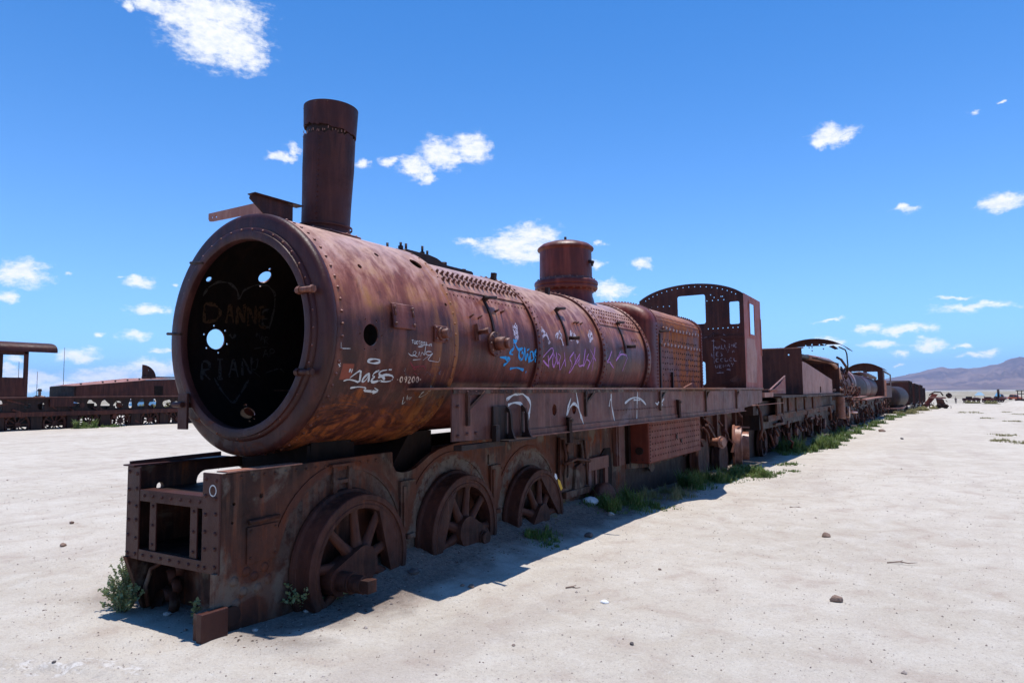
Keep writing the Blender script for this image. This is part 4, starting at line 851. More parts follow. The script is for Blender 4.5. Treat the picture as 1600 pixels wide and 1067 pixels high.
# graffiti strokes lie 2-3 mm proud of the plates they were sprayed on
GRAFFITI=[
("white","R.875",0.014,"-13.7,0.528 -14.3,0.522 -14.7,0.5 -14.9,0.469 -14.8,0.437 -14.5,0.413 -14,0.403 -13.5,0.409 -13.1,0.43 -12.8,0.461 -12.9,0.493 -13.2,0.518 -13.7,0.528|-17.8,0.25 -19.7,0.246|-17.9,0.269 -19.8,0.265|-17.3,0.648 -18,0.648|-17.3,0.665 -18,0.663|-22.2,0.265 -20.3,0.301 -18.2,0.352 -21.3,0.362 -24.4,0.372 -23.3,0.307 -22.9,0.252 -23.7,0.214|-19.6,0.446 -21.2,0.406 -23.5,0.391 -24.2,0.411 -22.5,0.436 -19.6,0.446 -21.8,0.453 -24.1,0.461|-18.2,0.538 -19.2,0.494 -21.3,0.48 -21.1,0.517 -23,0.48 -24.3,0.507 -23.4,0.563|-17.8,0.621 -18.3,0.562 -20,0.537 -21.4,0.599 -22.8,0.624|-21.8,0.548 -20.9,0.588 -20.1,0.63 -20.9,0.714 -23.3,0.71 -24,0.635 -23.3,0.573|-27.2,0.303 -26.8,0.346 -26.5,0.39 -27.1,0.468 -28.6,0.442 -28.9,0.519 -29.2,0.597|-27.1,0.547 -28.8,0.61 -30.1,0.551"),
("cream","R.875",0.01,"-21,0.805 -22,0.795 -23.3,0.801 -24.2,0.82 -23.2,0.829 -21.9,0.823 -21,0.805|-22.1,0.87 -22.6,0.856 -21.8,0.84 -20.9,0.851 -21.4,0.867 -22.9,0.872 -24.2,0.866|-21.6,0.884 -20.9,0.897 -21.7,0.915 -24.2,0.897 -24.2,0.931|-20.8,0.944 -21.8,0.934 -23.2,0.94 -24.2,0.96 -23.1,0.97 -21.8,0.963 -20.8,0.944|-20.8,0.992 -21.8,0.982 -23.1,0.988 -24.1,1.009 -23.1,1.018 -21.8,1.011 -20.8,0.992|-22.4,0.76 -22.8,0.774|-22.1,1.03 -22.6,1.045"),
("white","R.875",0.007,"-2.4,0.854 -2.3,0.875|-2.3,0.865 -4.1,0.867|-2.4,0.892 -2.9,0.882 -3.8,0.883 -4.2,0.894 -3.7,0.903 -2.8,0.902 -2.4,0.892|-2.5,0.919 -3,0.91 -3.9,0.911 -4.3,0.921 -3.8,0.93 -2.9,0.929 -2.5,0.919|-2.6,0.935 -2.5,0.957|-2.6,0.946 -4.4,0.948|-2.6,0.974 -3.1,0.964 -4,0.965 -4.5,0.976 -4,0.985 -3.1,0.984 -2.6,0.974|-2.7,1.002 -3.2,0.992 -4.1,0.993 -4.6,1.004 -4.1,1.013 -3.1,1.012 -2.7,1.002|-2.8,1.019 -2.9,1.039 -3.6,1.026 -4.1,1.04 -4.7,1.021|-4.6,1.058 -4.6,1.063|-4.9,1.078 -3,1.078 -4.1,1.088 -2.9,1.096 -4.8,1.101|-5.4,0.927 -4.2,0.987 -4.1,1.077|-9,0.824 -10.3,0.86 -9.8,0.908 -8,0.92 -7.9,0.885 -9.7,0.877 -10.5,0.94|-7.7,0.954 -10.1,0.952|-10.4,0.975 -7.6,0.984 -9.9,1.022 -7.4,1.022 -4.9,1.024|-7.5,1.106 -7.4,1.042 -9.1,1.031 -9.4,1.112|-12.3,0.888 -12,0.936 -11.7,0.984|-12.2,1.008 -9.9,1.068 -7.7,1.13 -9.9,1.096 -12,1.064 -12.4,1.142 -12.7,1.223 -10.3,1.218|-5.7,0.938 -4.9,0.999"),
("red","R.875",0.01,"-13.2,0.86 -15.5,0.903 -17.8,0.947 -14.9,0.958 -17.7,1.002 -14.6,1.019 -17.1,1.077|-15.9,0.905 -15.3,0.984 -14.7,1.064|-18.7,0.931 -20.1,0.983"),
("grey","R.875",0.01,"-16.1,0.821 -18.9,0.821 -20.9,0.88 -19.7,0.937|-19.6,0.991 -17.6,1.035 -20.5,1.075 -17.5,1.098 -20.9,1.17 -18.3,1.224 -19.3,1.278|-15.6,1.114 -14.8,1.204 -16.8,1.274 -18.8,1.251 -20.8,1.228 -21.4,1.174"),
("white","R.875",0.007,"-32.3,0.92 -34.8,0.934 -37.4,0.951 -35.1,0.97|-31.3,0.955 -34.6,0.979 -32.9,0.984 -34.3,1.011 -32.4,1.014|-32.9,0.953 -32.7,1.011|-29.2,1.145 -31.4,1.109 -32.8,1.107 -32,1.149 -30.3,1.19 -29.6,1.19|-30.3,1.11 -28.9,1.142|-29.2,1.187 -28.2,1.229 -26.5,1.233|-25.5,1.196 -28.9,1.221"),
("white","R.875",0.006,"-15.9,0.126 -16.7,0.143 -17.3,0.14|-15.3,0.144 -16.5,0.139 -17,0.154|-6.1,0.121 -8.6,0.127|-8.6,0.127 -8.9,0.141 -8.8,0.178 -8.7,0.216"),
("blue","R.81",0.028,"5,2.55 2.3,2.453 -0.3,2.497 -2.7,2.445 -5.1,2.395 -5.4,2.471|5.3,2.483 0.9,2.519 -2.2,2.574 -0.3,2.653|-1.6,2.59 -6.8,2.575 -9.4,2.652 -4.2,2.677 -3.2,2.632|0.4,2.685 -4.7,2.696 -9.8,2.718 -6.6,2.732 -3.4,2.75 -6.8,2.773 -10.2,2.801|-1.7,2.733 -0.4,2.782|-2.7,2.799 -6.1,2.801 -9.6,2.808 -7.6,2.891 -4.8,2.868 -1.9,2.848 -2.7,2.799|-0.5,2.932 -3.6,2.883 -5.8,2.937 -8.8,2.905 -10.3,3.003|-4.5,2.969 -10.1,2.985 -15.8,3.015|-7.9,2.233 -8.1,2.343 -8.3,2.433 -11.8,2.372 -13.2,2.32|-7.5,2.327 -10.6,2.396|-15.5,2.451 -14.2,2.58 -16,2.717|-17,2.763 -17.6,2.78"),
("violet","R.81",0.018,"-12.4,3.207 -10.1,3.124 -6.7,3.036 -4.1,3.087 -1.6,3.141 2.7,3.26 -1.1,3.286 -4.9,3.226 -8.7,3.173|-3.9,3.161 -8.7,3.182 -13.6,3.214|-2.3,3.287 -5.4,3.273 -8.5,3.263 -13.4,3.322 -10.2,3.334 -7.1,3.351 -2.3,3.287|-0.9,3.342 -5.8,3.361 -10.7,3.391 -7.2,3.421 -3.7,3.458 -2,3.38|-8.2,3.419 -11.6,3.444 -15,3.476 -10.2,3.511 -5.3,3.558|-0.3,3.534 -5.9,3.553 -11.6,3.588|0.5,3.775 -2.3,3.714 -5,3.657 -8.7,3.748 -13,3.718 -17.3,3.697 -13.9,3.754 -7.2,3.826 -0.4,3.922|-0.8,3.796 -5.3,3.804 -9.8,3.823 -7.1,3.872 -4.3,3.924|-0.4,3.922 -5.7,3.91 -11,3.913 -9.4,4.026|4.1,4.081 -4,4.043 -12.1,4.039 -5.2,4.1 1.8,4.187 -3.9,4.097 -6.3,4.214 -10.1,4.183 -13.9,4.16 -7.6,4.218 -1.3,4.299|6.5,4.361 -4,4.301 -14.4,4.299|3.9,4.214 -0.6,4.287 -5.2,4.373"),
("violet","R.81",0.018,"4.6,4.819 0.4,4.759 -3.7,4.709 -6.1,4.615 -4.9,4.787|-5.1,4.737 -10.2,4.894|5.5,5.112 0.4,5.011 -4.6,4.926 -0.7,5.018 3.3,5.121 1.7,5.351 -5.3,5.254 -12.3,5.189"),
("chalk","R.81",0.05,"15.4,2.54 10.9,2.519 6.5,2.507 6.2,2.559 10.6,2.569 15.1,2.588 16.2,2.57 8.9,2.534 2.1,2.52|16.8,3.104 12.7,3.041 8.7,2.986 11.9,3.142 15.4,3.076 13.1,3.122 10.8,3.172 7.8,3.185 4.7,3.202|16.4,3.508 13,3.426 9.7,3.35 11.2,3.53 14.9,3.477 9.7,3.493 4.7,3.522|18,3.802 13.5,3.735 9.2,3.678 12.8,3.864 17.5,3.839 12.8,3.864 8.2,3.901|20.9,4.335 14.2,4.179 16.5,4.359 12.5,4.275 8.7,4.201 14,4.274 19.6,4.366"),
("white","X1.2",0.022,"1.698,1.391 1.756,1.412 1.815,1.433 1.883,1.44 1.952,1.447 2.014,1.419 2.076,1.391 2.107,1.343 2.09,1.299 2.073,1.256 2.051,1.178 2.028,1.101|1.72,1.346 1.814,1.368 1.935,1.357 1.968,1.324 2.001,1.29 2.016,1.235 2.03,1.179|2.907,1.389 2.853,1.319 2.828,1.271 2.803,1.224|2.811,1.233 2.851,1.271 2.892,1.31 2.973,1.343 3.053,1.306 3.093,1.255 3.133,1.204 3.162,1.158 3.192,1.111|3.018,1.46 3.037,1.414 3.055,1.356 3.074,1.296 3.103,1.241 3.132,1.186"),
("white","X1.2",0.02,"3.91,1.428 3.911,1.366 3.913,1.303 3.945,1.227 3.977,1.151 4.015,1.095|3.849,1.287 3.871,1.357 3.916,1.374|4.718,1.452 4.706,1.379 4.693,1.307 4.681,1.206 4.669,1.106|4.302,1.314 4.479,1.368 4.687,1.384 4.873,1.343 4.997,1.282|4.58,1.351 4.792,1.344|5.331,1.306 5.419,1.273 5.454,1.318 5.531,1.281 5.58,1.343|5.676,1.353 5.545,1.291 5.639,1.279 5.51,1.246"),
("pale","Y10.92",0.016,"0.483,2.619 0.481,2.469 0.479,2.32 0.48,2.158 0.482,1.996|0.438,2.471 0.518,2.468|0.249,2.535 0.373,2.559 0.481,2.559 0.613,2.517 0.678,2.473 0.743,2.43|0.682,2.594 0.747,2.551|0.43,2.214 0.427,2.146 0.481,2.144|0.436,2.173 0.469,2.172|0.504,2.287 0.507,2.368 0.553,2.285 0.555,2.366|0.571,2.292 0.598,2.372 0.619,2.29|0.583,2.324 0.61,2.323|0.641,2.378 0.638,2.297 0.681,2.296|0.707,2.383 0.704,2.303 0.747,2.301|0.783,2.388 0.811,2.387|0.797,2.387 0.794,2.307|0.78,2.308 0.808,2.306|0.836,2.313 0.839,2.393 0.883,2.311 0.886,2.391|0.946,2.396 0.904,2.398 0.902,2.319 0.944,2.317|0.903,2.358 0.936,2.357|0.738,2.277 0.761,2.247 0.785,2.275|0.761,2.247 0.76,2.217|0.851,2.214 0.877,2.272 0.898,2.212|0.862,2.237 0.889,2.236|0.573,2.23 0.529,2.232 0.527,2.151 0.57,2.149|0.528,2.191 0.562,2.19|0.652,2.219 0.624,2.228 0.613,2.204 0.646,2.179 0.648,2.155 0.612,2.148|0.573,2.101 0.52,2.103 0.518,2.032 0.571,2.031|0.519,2.068 0.56,2.066|0.666,2.092 0.64,2.104 0.613,2.084 0.612,2.056 0.638,2.034 0.664,2.044|0.701,2.107 0.699,2.051 0.727,2.037 0.757,2.05 0.759,2.105|0.842,2.108 0.79,2.109 0.788,2.04 0.84,2.038|0.789,2.075 0.829,2.073|0.879,2.112 0.877,2.042 0.928,2.041|0.502,1.968 0.514,1.903 0.528,1.942 0.54,1.903 0.556,1.967|0.63,1.975 0.583,1.977 0.581,1.912 0.628,1.911|0.582,1.944 0.619,1.943|0.66,1.921 0.662,1.985 0.713,1.919 0.715,1.983|0.74,1.929 0.768,1.993 0.792,1.928|0.752,1.955 0.782,1.954|0.821,2.002 0.846,1.969 0.873,2|0.846,1.969 0.845,1.937|0.737,1.857 0.739,1.895 0.769,1.856 0.77,1.894|0.808,1.887 0.794,1.893 0.779,1.882 0.779,1.867 0.792,1.856 0.807,1.861|0.592,1.845 0.591,1.807 0.619,1.807|0.524,1.806 0.67,1.816"),
("dim","I.86",0.022,"154.3,0.554 151.6,0.53 148.8,0.504 147,0.455 145.2,0.406 145.3,0.356 145.4,0.306 147.6,0.27 149.8,0.233 152.4,0.225 154.9,0.216|154.3,0.554 151.3,0.562 148.2,0.567 146.1,0.614 143.9,0.66 143.4,0.719 143,0.779 145.3,0.835 147.7,0.891 152.2,0.918 156.7,0.94 163.5,0.94 170.2,0.93|-159.8,0.352 -155.5,0.375 -151.1,0.394 -147.2,0.425 -143.2,0.452 -147.1,0.516 -151,0.579 -154.9,0.634 -158.7,0.686"),
("ochre","I.86",0.03,"169.4,0.278 164.2,0.264 158.8,0.244 159,0.299 159.2,0.354 161.2,0.386 163.2,0.417 165.5,0.401 167.8,0.383 168.6,0.331 169.4,0.278|168.7,0.48 162.8,0.481 156.9,0.475 162.6,0.517 168.3,0.554|164,0.483 163.7,0.524|169,0.589 163.1,0.572 157.2,0.547 162.9,0.609 168.6,0.666 162.6,0.647 156.6,0.621|169.2,0.702 163.2,0.684 157.2,0.659 163,0.723 168.8,0.782 162.8,0.762 156.7,0.736|156.8,0.845 157.3,0.774 163.4,0.8 169.5,0.819 169.1,0.893|163.4,0.8 163.1,0.857"),
("dim","I.86",0.026,"-158.3,0.237 -163.9,0.254 -169.3,0.265 -168.9,0.331 -164.9,0.327 -164.3,0.29 -163.7,0.253 -161,0.283 -158.4,0.312|-170.5,0.407 -170.6,0.46|-170.5,0.433 -165,0.423 -159.3,0.406|-159.3,0.38 -159.3,0.432|-160.3,0.494 -166,0.533 -171.7,0.565 -166.1,0.578 -160.3,0.584|-164.9,0.527 -165,0.578|-161.3,0.63 -167.1,0.646 -172.8,0.656 -167.2,0.693 -161.4,0.724 -167.3,0.74 -173,0.75|174.9,0.527 177.6,0.558 174.7,0.584|177.6,0.558 -179.7,0.56|158.6,0.889 159.1,0.821 164.1,0.841 169.1,0.857 168.8,0.927|164.1,0.841 163.8,0.895"),
("dim","I.86",0.01,"-172.8,0.875 -175.4,0.891 -178.1,0.907 -175.5,0.92 -172.9,0.932|-174.9,0.889 -175,0.922|-173,0.948 -175.6,0.951 -178.2,0.952 -178.1,0.999 -176,1.001 -175.3,0.95|176.6,0.798 172.3,0.796 174.8,0.817 172.1,0.829 176.4,0.839|177.8,0.846 173.4,0.861 177.7,0.887|176.1,0.853 176,0.876|179.1,0.893 174.8,0.889 174.8,0.923 176.4,0.927 177,0.892 178.9,0.931|-179.9,0.603 178.6,0.651 177,0.698 -179.4,0.676 177.6,0.724|-169,0.741 -170.5,0.782 -172.1,0.822 -168.4,0.803 -164.7,0.782 -166,0.71 -163.2,0.765 -160.3,0.818|-163.4,0.88 -165,0.964 -166.6,1.049 -163.7,1.095|-177.7,0.776 -178.6,0.852 -179.6,0.93"),
]

def ribbon(surf, strokes, w):
    mb = MB(); kind, val = surf[0], float(surf[1:])
    for si, st in enumerate(strokes):
        pts = [tuple(map(float, p.split(','))) for p in st.split()]
        # round the corners a little (Chaikin) in surface coordinates
        for _ in range(1 if w < .02 else 2):
            q = [pts[0]]
            for a, b_ in zip(pts[:-1], pts[1:]): q += [(a[0]*.75+b_[0]*.25, a[1]*.75+b_[1]*.25), (a[0]*.25+b_[0]*.75, a[1]*.25+b_[1]*.75)]
            q.append(pts[-1]); pts = q
        P3 = []; NN = []
        off = .0022+.0003*(si % 9)
        for a, b_ in pts:
            if kind == 'R':
                R = .875 if val > .85 else (.80 if b_ < 2.97 else (.812 if b_ < 4.58 else .832))
                P3.append(cylp(R, a, b_, off)); NN.append(cylp(1, a, 0)-Vector((0,0,AX)))
            elif kind == 'I' and (b_ > 1.40 or b_ < .12): continue
            elif kind == 'I': P3.append(cylp(.862, a, b_, -off)); NN.append(-(cylp(1, a, 0)-Vector((0,0,AX))))
            elif kind == 'X': P3.append(Vector((1.197+off, a, b_))); NN.append(Vector((1,0,0)))
            else: P3.append(Vector((a, val-off, b_))); NN.append(Vector((0,-1,0)))
        n = len(P3); vs = []
        if n < 2 or max((P3[i+1]-P3[i]).length for i in range(n-1)) > .45: continue
        for i in range(n):
            d = P3[min(i+1,n-1)]-P3[max(i-1,0)]
            if d.length < 1e-6: d = Vector((0,0,1))
            s_ = d.normalized().cross(NN[i]).normalized()*w/2*(.78+.34*math.sin(i*.55+si*2.1))*random.uniform(.9,1.1)*(.55 if i in (0, n-1) else 1); vs += [P3[i]+s_, P3[i]-s_]
        mb.add(vs, [(2*i,2*i+1,2*i+3,2*i+2) for i in range(n-1)], True)
    return mb
GL = dict(white='white spray-painted tag', cream='cream sprayed number 09200', grey='faint grey scrawl', red='small dark red tag', blue='bright blue spray tag', violet='purple spray tag', chalk='smudged pale paint dabs', pale='pale chalked lettering on the cab sheet', dim='faint heart and name inside the smokebox', ochre='faint brown name inside the smokebox')
for nm, surf, w, data in GRAFFITI: ribbon(surf, data.split('|'), w*(.8 if nm == 'pale' else 1.3 if nm in ('white','cream') and w > .009 else 1)).build('graffiti', M['g_'+nm], loco, label=GL[nm], fix=False)
b = MB(); 
n = 30; b.add([( .437+r_*math.cos(2*PI*i/n), -.5165, .866+r_*1.02*math.sin(2*PI*i/n)) for r_ in (.028,.036) for i in range(n)], [(i,(i+1)%n,n+(i+1)%n,n+i) for i in range(n)]); b.build('graffiti', M['g_white'], loco, label='small white sprayed ring on the front post', fix=False)

# ------------------------------------------------------------------ the wrecks coupled behind
def gh(x, y): return float(ground_h(x, y))
class Off:
    """builds children given in world coordinates under a thing standing at its own place"""
    def __init__(s, root): s.r = root; s.l = root.location.copy()
    def __call__(s, mb, name, mat, **k):
        mb.v = [(a-s.l.x, b-s.l.y, c-s.l.z) for a,b,c in mb.v]
        return mb.build(name, mat, s.r, **k)
def simple_wheel(B, x, y, z, R, mat, nsp=0, w=.1, s=1):
    mb = MB().lathe([(R-.09,0),(R+.03,0),(R+.03,.03),(R,.04),(R,w),(R-.06,w),(R-.09,w-.02)], (x,y,z), (s,0,0), 36, closed=True)
    if nsp:
        for k in range(nsp): a = 2*PI*k/nsp+random.random()*.1; mb.bar((x+s*w*.5,y+.08*math.cos(a),z+.08*math.sin(a)), (x+s*w*.5,y+(R-.05)*math.cos(a),z+(R-.05)*math.sin(a)), .05, .04, (1,0,0))
    else: mb.lathe([(R-.08,.05),(.12,.03),(0,.03)], (x,y,z), (s,0,0), 28)
    mb.cyl((x,y,z), (x+s*(w+.03),y,z), .12, n=18)
    o = B(mb, 'wheel', mat); o.data.set_sharp_from_angle(angle=R_(30)); return o
def clutter(B, name, mat, x0, x1, y0, y1, z0, z1, n, seed):
    rnd = random.Random(seed); b = MB()
    for i in range(n):
        x = rnd.uniform(x0,x1); y = rnd.uniform(y0,y1); z = rnd.uniform(z0,z1); k = rnd.random()
        if k < .45: b.bar((x,y,z),(x+rnd.uniform(-.1,.1),y+rnd.uniform(-.3,.7),z+rnd.uniform(-.3,.3)), rnd.uniform(.03,.10), rnd.uniform(.03,.08))
        elif k < .75: b.tube([(x,y,z),(x+rnd.uniform(0,.1),y+.15,z-.12),(x+.02,y+.3,z-rnd.uniform(.1,.45))], rnd.uniform(.018,.04), 6)
        else: b.cyl((x-.05,y,z),(x+.06,y,z), rnd.uniform(.06,.16), n=14)
    return B(b, name, mat, kind='stuff')
GRP = 'rusting train in the main row'
t = empty('tender', (0,17.2,gh(1,17)), 'brown tender with cut-down pale side sheet standing right behind the front locomotive cab', 'tender', GRP); B = Off(t)
B(MB().plate([(-1.22,1.33),(1.22,1.33),(1.22,2.60),(-1.22,2.64)], [circ(.88,2.43,.022,8)], 'Y', 17.2, .012), 'front_sheet', M['grime'])
B(MB().box(-1.25,1.27,17.18,17.24,2.598,2.63), 'coping', M['bright'])
B(MB().plate([(17.22,1.33),(17.22,2.24),(17.9,2.22),(23.8,1.80),(23.8,1.33)], [rrect(20.6,20.9,1.36,1.55,.02)], 'X', 1.205, .012), 'side_sheet', M['palepl'])
B(MB().plate([(17.22,1.33),(17.22,2.5),(26.5,2.50),(26.5,1.33)], [], 'X', -1.2, .012), 'side_sheet', M['grime'])
B(MB().plate([(-1.2,1.3),(1.2,1.3),(1.2,2.48),(-1.2,2.48)], [], 'Y', 26.3, .02), 'rear_sheet', M['grime'])
B(MB().box(-1.2,1.2,17.22,26.3,1.30,1.34), 'tank_floor', M['dark'])
B(MB().box(-1.2,1.2,20.5,26.2,2.44,2.47), 'tank_top', M['grime'])
B(MB().box(-1.3,1.36,13.2,17.1,1.27,1.315), 'footplate', M['dark'])
B(MB().box(-1.3,1.32,17.1,26.4,1.25,1.30), 'deck', M['frame'])
B(MB().tube([(.95,17.4,2.46),(.95,20,2.47)], .07), 'black_pipe', M['dark'])
B(MB().tube([(.95,20,2.47),(.97,23,2.51),(1.0,24.8,2.52),(1.05,25.8,2.45),(1.12,26.6,2.25),(1.15,27.0,1.9)], .085, 12), 'steam_pipe', M['bright'])
B(MB().plate([(12.9,1.42),(13.4,1.46),(14.2,1.60),(14.9,1.79),(14.9,1.36),(12.9,1.36)], [], 'X', 1.14, .02), 'wing_plate', M['cabside'])
B(MB().bar((1.15,12.9,1.44),(1.15,14.9,1.80), .03, .02), 'wing_edge', M['bright'])
b = MB()
for y0, y1 in ((14.2,14.9),(15.0,15.7),(15.8,16.9),(17.0,18.4),(18.5,20),(20.1,22.2)):
    b.box(1.02,1.04,y0,y1,.88,1.25); b.box(1.04,1.08,y0-.04,y0,.85,1.26); b.box(1.04,1.07,y0,y1,.84,.88)
b.cyl((1.0,17.6,1.0),(1.05,17.6,1.0), .08, n=16); B(b, 'frame_panel', M['frame'])
B(MB().box(.9,1.0,13.5,26.2,.72,.86), 'sole_bar', M['frame']); B(MB().box(-.9,.9,13.0,26.4,.55,1.2), 'underframe', M['dark']); B(MB().box(-.5,.5,13.4,26.4,-.5,.56), 'dark_fill', M['dark'])  # last box is added dark fill for the shade beneath, no tender part
for y, z in ((14.6,.14),(15.9,.30),(18.2,.25),(19.6,.22),(22.4,.2),(24.6,.15)): simple_wheel(B, .55, y, z, .36, M['wheel'], w=.12)
clutter(B, 'truck_fittings', M['grime'], .7, 1.05, 14, 26, .15, .8, 60, 3)
b = MB()
for k in range(15): b.lathe([(.10,0),(.17,.0),(.175,.03),(.10,.045)], (1.22,26.0,.35+k*.055), (.15,.1,1), 18)
B(b, 'coil_spring', M['bright'])
B(MB().tube([(1.0,26.0,1.38),(1.05,26.6,1.50),(1.08,27.4,1.52),(1.1,28.0,1.35)], .05), 'curved_pipe', M['bright'])

t = empty('steam_locomotive', (0,29.0,gh(1,29)), 'second wrecked locomotive with arched cab roof and bent post, coupled behind the pale-sided tender', 'locomotive', GRP); B = Off(t)
ar = [(1.35*math.sin(R_(a))/math.sin(R_(60)), 3.10+.50*(math.cos(R_(a))-.5)/.5) for a in range(-60,61,5)]
hol = [circ(x, z, .03, 8) for x, z in ((-.35,3.36),(-.1,3.40),(-.1,3.28),(-.22,3.28),(-.1,3.14),(.2,3.38),(.45,3.36),(.35,3.2))]+[[(.55,3.30),(.75,3.34),(.95,3.18),(.80,3.15)],[(.30,3.42),(.46,3.40),(.42,3.35)]]
B(MB().plate([(-1.35,3.0),*ar,(1.35,3.0),(.9,2.9),(-.9,2.9)], hol, 'Y', 29.0, .012), 'cab_arch', M['cab'])
vs = []; n = len(ar)
for y, dz in ((28.5,0),(30.6,0),(30.6,.015),(28.5,.015)): vs += [(x, y, z+dz+.01) for x, z in ar]
B(MB().add(vs, [(k*n+i,k*n+i+1,(k+1)%4*n+i+1,(k+1)%4*n+i) for k in range(4) for i in range(n-1)], True), 'cab_roof', M['cab'])
B(MB().tube([(.95,29.0,3.26),(1.2,29.0,3.12),(1.25,29.0,2.95),(1.26,29.1,2.5),(1.24,29.2,2.2)], .028, 8), 'bent_post', M['dark'])
B(MB().tube([(.9,28.6,2.8),(1.05,28.8,2.7),(1.2,29.4,2.35),(1.1,29.8,1.9)], .05, 8), 'pipe', M['grime'])
o = B(MB().lathe([(0,28.6),(.80,28.6),(.84,28.65),(.84,34.8),(0,34.8)], (0,0,1.65), (0,1,0), 56), 'boiler', M['grime']); o.data.set_sharp_from_angle(angle=R_(40))
o = B(MB().lathe([(.55,36.35),(.82,36.30),(.88,36.34),(.90,36.6),(.88,37.2),(.80,37.3),(.55,37.3)], (0,0,1.72), (0,1,0), 56, closed=True), 'smokebox_ring', M['boiler']); o.data.set_sharp_from_angle(angle=R_(40))
B(MB().lathe([(.84,34.8),(.86,34.8),(.86,36.4),(.84,36.4)], (0,0,1.70), (0,1,0), 48, closed=True), 'smokebox', M['cab'])
clutter(B, 'backhead_fittings', M['grime'], .2, 1.15, 27.3, 30.5, 1.3, 2.5, 70, 5)
clutter(B, 'boiler_fittings', M['grime'], .6, 1.1, 30, 37, 1.0, 1.7, 50, 6)
B(MB().box(-1.2,1.2,27.5,31,1.12,1.17), 'footplate', M['frame']); B(MB().box(.95,1.25,33,38.5,1.05,1.09), 'running_board', M['palepl'])
B(MB().box(-.5,.5,26.6,38,-.7,1.0), 'frame', M['dark'])  # box carried down to the ground as added dark fill for the shade underneath
B(MB().cyl((.9,30.2,.45),(1.15,30.2,.45), .24, n=24), 'cylinder_cover', M['bright']); B(MB().cyl((1.1,30.4,.45),(1.25,32.2,.38), .05, n=10), 'piston_rod', M['bright'])
for y in (29.4,31.6,33.6,35.6): simple_wheel(B, .55, y, .05, .5, M['wheel'], nsp=9)
clutter(B, 'motion_parts', M['grime'], .65, 1.1, 28, 38, .0, .95, 70, 7)

t = empty('steam_locomotive', (0,45,gh(1,45)), 'third wreck in the row, boiler half black and half brown, with an open rusty cab', 'locomotive', GRP); B = Off(t)
o = B(MB().lathe([(0,37.9),(.84,37.9),(.86,37.95),(.86,44.4),(0,44.4)], (0,0,1.50), (0,1,0), 56), 'smokebox', M['dark']); o.data.set_sharp_from_angle(angle=R_(40))
o = B(MB().lathe([(.85,44.4),(.87,44.42),(.87,47.5),(.85,47.55),(.87,47.6),(.87,53.8),(.6,53.9)], (0,0,1.52), (0,1,0), 56), 'boiler', M['cab']); o.data.set_sharp_from_angle(angle=R_(30))
B(MB().tube([(.0,46,2.40),(.3,46,2.46),(.6,49,2.42),(.75,53.5,2.25)], .12, 10), 'steam_pipe', M['cab'])
ar = [(1.2*math.sin(R_(a))/math.sin(R_(60)), 2.90+.46*(math.cos(R_(a))-.5)/.5) for a in range(-60,61,5)]
B(MB().plate([(-1.2,.85),(-1.2,2.9),*ar[1:-1],(1.2,2.9),(1.2,.85)], [rrect(.15,.85,2.15,2.75,.04), rrect(-.9,-.1,2.2,2.8,.04)], 'Y', 54.9, .02), 'cab_front', M['cab'])
vs = []; n = len(ar)
for y, dz in ((54.2,0),(61,0),(61,.02),(54.2,.02)): vs += [(x, y, z+dz+.01) for x, z in ar]
B(MB().add(vs, [(k*n+i,k*n+i+1,(k+1)%4*n+i+1,(k+1)%4*n+i) for k in range(4) for i in range(n-1)], True), 'cab_roof', M['cab'])
B(MB().plate([(54.95,.80),(66.5,.72),(66.5,2.72),(54.95,2.88)], [[(56.5,1.75),(64.5,1.75),(64.5,2.62),(56.5,2.70)]], 'X', 1.2, .02), 'cab_side', M['grime'])
B(MB().bar((1.22,55.1,.9),(1.22,55.6,2.1), .06, .3, (1,0,0)), 'cab_pillar', M['palepl'])
B(MB().plate([(54.95,.80),(66.5,.72),(66.5,2.72),(54.95,2.88)], [], 'X', -1.2, .02), 'cab_side', M['cab'])
B(MB().box(-.5,.5,37.5,67,-1.1,.85), 'frame', M['dark']); B(MB().box(.8,1.25,37.6,54.5,.86,.92), 'running_board', M['palepl'])
for y in (40,43,46,50,56,60,64): simple_wheel(B, .55, y, -.2, .5, M['wheel'], nsp=9)
clutter(B, 'motion_parts', M['grime'], .65, 1.15, 38, 67, -.3, .85, 90, 9)

